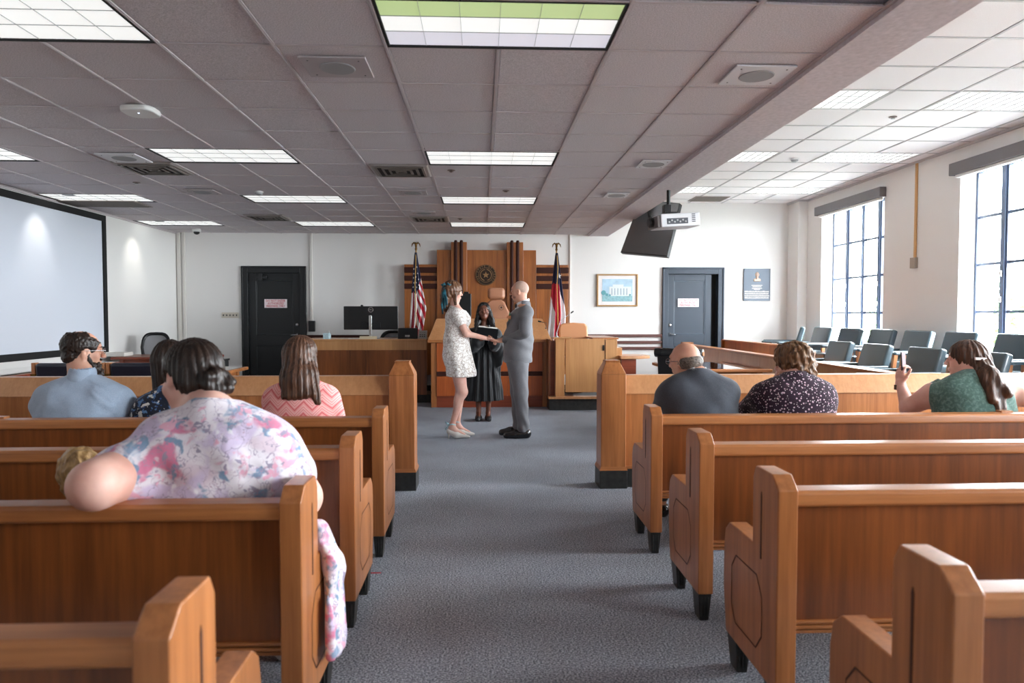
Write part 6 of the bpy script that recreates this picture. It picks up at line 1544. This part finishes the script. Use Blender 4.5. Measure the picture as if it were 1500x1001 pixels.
# ---- judge
YJ = 9.13
def J(px, py, dy=0): return W3(px, py, YJ+dy)
JX = J(709, 600)[0]
t = thing('person', 'officiant in a black robe with long black hair holding an open book', 'person', (JX, YJ, 0))
hc = J(709, 457, -.02); R = hframe(176, 8, 4); nb = J(708, 481)
hd_, w = head_sdf(hc, R, .96, True, neck=nb, nr=.046)
shs = {-1: J(690.5, 491), 1: J(726.5, 491)}; els = {-1: J(686, 513, -.06), 1: J(732, 513, -.06)}; wrs = {-1: J(703, 498, -.27), 1: J(722, 499, -.27)}
arm = Sdf()
for q in (-1, 1): arm.cap(shs[q], els[q], .045, .037, .04).cap(els[q], wrs[q], .036, .023, .02)
pel = J(708, 532); wst = J(708, 510); chs = J(708, 495)
tor = Sdf().ecap(pel, wst, (.155, .11), (.125, .095), k=.06).ecap(wst, chs, (.125, .095), (.145, .105), k=.06).ecap(chs+[-.07, 0, .05], chs+[.07, 0, .05], (.065, .075), (.065, .075), side=(0, 0, 1), k=.06)
for q in (-1, 1): tor.cap(nb+[0, 0, -.01], shs[q], .038, .044, .05); tor.ell(chs+[q*.065, -.075, 0], (.058, .055, .06), .04)
legs = Sdf(); feet = Sdf()
for q, fx in ((-1, 701), (1, 715)):
    an = np.array([J(fx, 608)[0], YJ+.0, .09]); kn = np.array([JX+q*.07, YJ+.0, .46]); legs.cap(pel+[q*.075, 0, -.03], kn, .09, .055, .05); legs.cap(kn, an, .048, .029, .03); legs.ell(kn+(an-kn)*.3+[0, .02, 0], (.042, .042, .09), .03)
    legs.cap(an, an+[0, -.11, -.062], .030, .022, .02); feet.cap(an+[0, .035, -.055], an+[0, -.03, -.060], .036, .034, .02); feet.cap(an+[0, -.03, -.060], an+[q*.01, -.15, -.066], .036, .027, .02)
body = Sdf().plus(tor, arm, legs, hd_); hands = []
for q in (-1, 1):
    Hs, _ = hand_sdf(wrs[q], (-q*.45, -.6, .35), (-q*.3, .2, 1), q, s=.86, curl=(20, 35, 25)); hands.append(Hs)
standing_finish(t, body, SKD, (hc-[.14, .14, .13], hc+[.14, .14, .15]), hands)
ROBE = cloth('black_robe', (13, 14, 17), rough=.55, sheen=.3, bump=.1)
G = tor.infl(.022); hz = J(708, 586)[2]
G.ecap(J(708, 500), J(706, 586), (.155, .125), (.270, .185), k=.06)
for q in (-1, 1):
    G.cap(shs[q], els[q], .075, .095, .05); G.cap(els[q], els[q]+(wrs[q]-els[q])*.75, .085, .090, .04); G.cap(els[q]+[0, 0, -.02], els[q]+[0, -.03, -.16], .075, .045, .05)
G.disp(lambda X, Y, Z: (.011*np.sin(np.arctan2(Y-YJ, X-JX)*13)+.005*np.sin(np.arctan2(Y-YJ, X-JX)*29+1))*np.clip((1.15-Z)/.35, 0, 1)); G.disp(folds(.003, (1, .2, .3), 40))
G.cut((0, 0, hz), (0, 0, -1)); G.cut(nb+[0, 0, .016], (0, -.35, 1)); G.cap(nb+[0, -.10, .04], nb+[0, -.15, -.11], .050, .010, .006, op='s'); npart('robe', G.mesh(.0075), ROBE, t)
H, w2 = hair_cap(hc, R, .96, .012); H.ell(w(0, .085, .015), (.056, .050, .070), .012, R, 's')
for q in (-1, 1):
    H.cap(w(q*.070, -.01, .01), w(q*.088, .0, -.12), .030, .040, .02); H.cap(w(q*.088, .0, -.12), w(q*.120, .045, -.25), .040, .030, .02)
H.cap(w(0, -.07, 0), w(0, -.09, -.24), .075, .07, .03); H.disp(curls(.0022, 90)); H.disp(wave(hc, .0028, 22, 30)); npart('hair', H.mesh(.0045), HBLK, t)
eyes(t, w, .96, IRISB, closed=True, brow=HBLK, lips=LIPSD, bshape=1.05)
m = MB()
for q in (-1, 1): m.tube([Vector(w(q*.031+a, .0905-abs(a)*.35, .009-.2*(.012-abs(a)))) for a in (-.014, -.007, 0, .007, .014)], .0012, 5)
part('eyelashes', m, HBLK, t)
pairsplit('shoe', feet.infl(.005).cut((0, 0, .068), (0, 0, 1)).cut((0, 0, .002), (0, 0, -1)).mesh(.006), plain('flat_black_shoe', (26, 24, 26), .5), t, 0, J(708, 608)[0])
bc = J(714, 488, -.40); bk = thing('book', 'black covered book with white pages held open by the officiant', 'book', tuple(bc)); M_ = Matrix.Translation(bc) @ Matrix.Rotation(math.radians(6), 4, 'Y') @ Matrix.Rotation(math.radians(-50), 4, 'X')
part('cover', MB().prism([(-.125, -.035), (0, -.05), (.125, -.035), (.125, -.029), (0, -.044), (-.125, -.029)], 'y', -.0, .0).xf(M_) if False else MB().box(-.13, .13, -.09, .09, -.012, -.004).xf(M_), BLK, bk, bevel=.003)
part('pages', MB().prism([(-.118, -.004), (-.114, .018), (-.05, .022), (0, .010), (.05, .022), (.114, .018), (.118, -.004)], 'y', -.088, .084).xf(M_), PAPER, bk)

# bust relief on the memorial plaque
t = [o for o in COL.objects if o.name == 'memorial_plaque'][0]
B_ = Sdf().ell((5.055, YB-.022, 2.115), (.036, .022, .050), .01).ell((5.055, YB-.040, 2.105), (.008, .010, .014), .006)
B_.cap((5.055, YB-.020, 2.08), (5.055, YB-.018, 2.045), .020, .024, .01).ecap((5.005, YB-.02, 2.015), (5.105, YB-.02, 2.015), (.030, .018), (.030, .018), side=(0, 0, 1), k=.02)
for q in (-1, 1): B_.ell((5.055+q*.014, YB-.043, 2.122), (.008, .006, .005), .004, None, 's'); B_.ell((5.055+q*.037, YB-.020, 2.112), (.005, .008, .012), .004)
B_.ell((5.055, YB-.042, 2.086), (.012, .005, .003), .003, None, 's'); B_.cut((0, 0, 1.99), (0, 0, -1)); B_.cut((0, YB-.016, 0), (0, 1, 0))
npart('bust_relief', B_.mesh(.004), plain('bust_bronze', (186, 160, 144), .4, metal=.2), t)
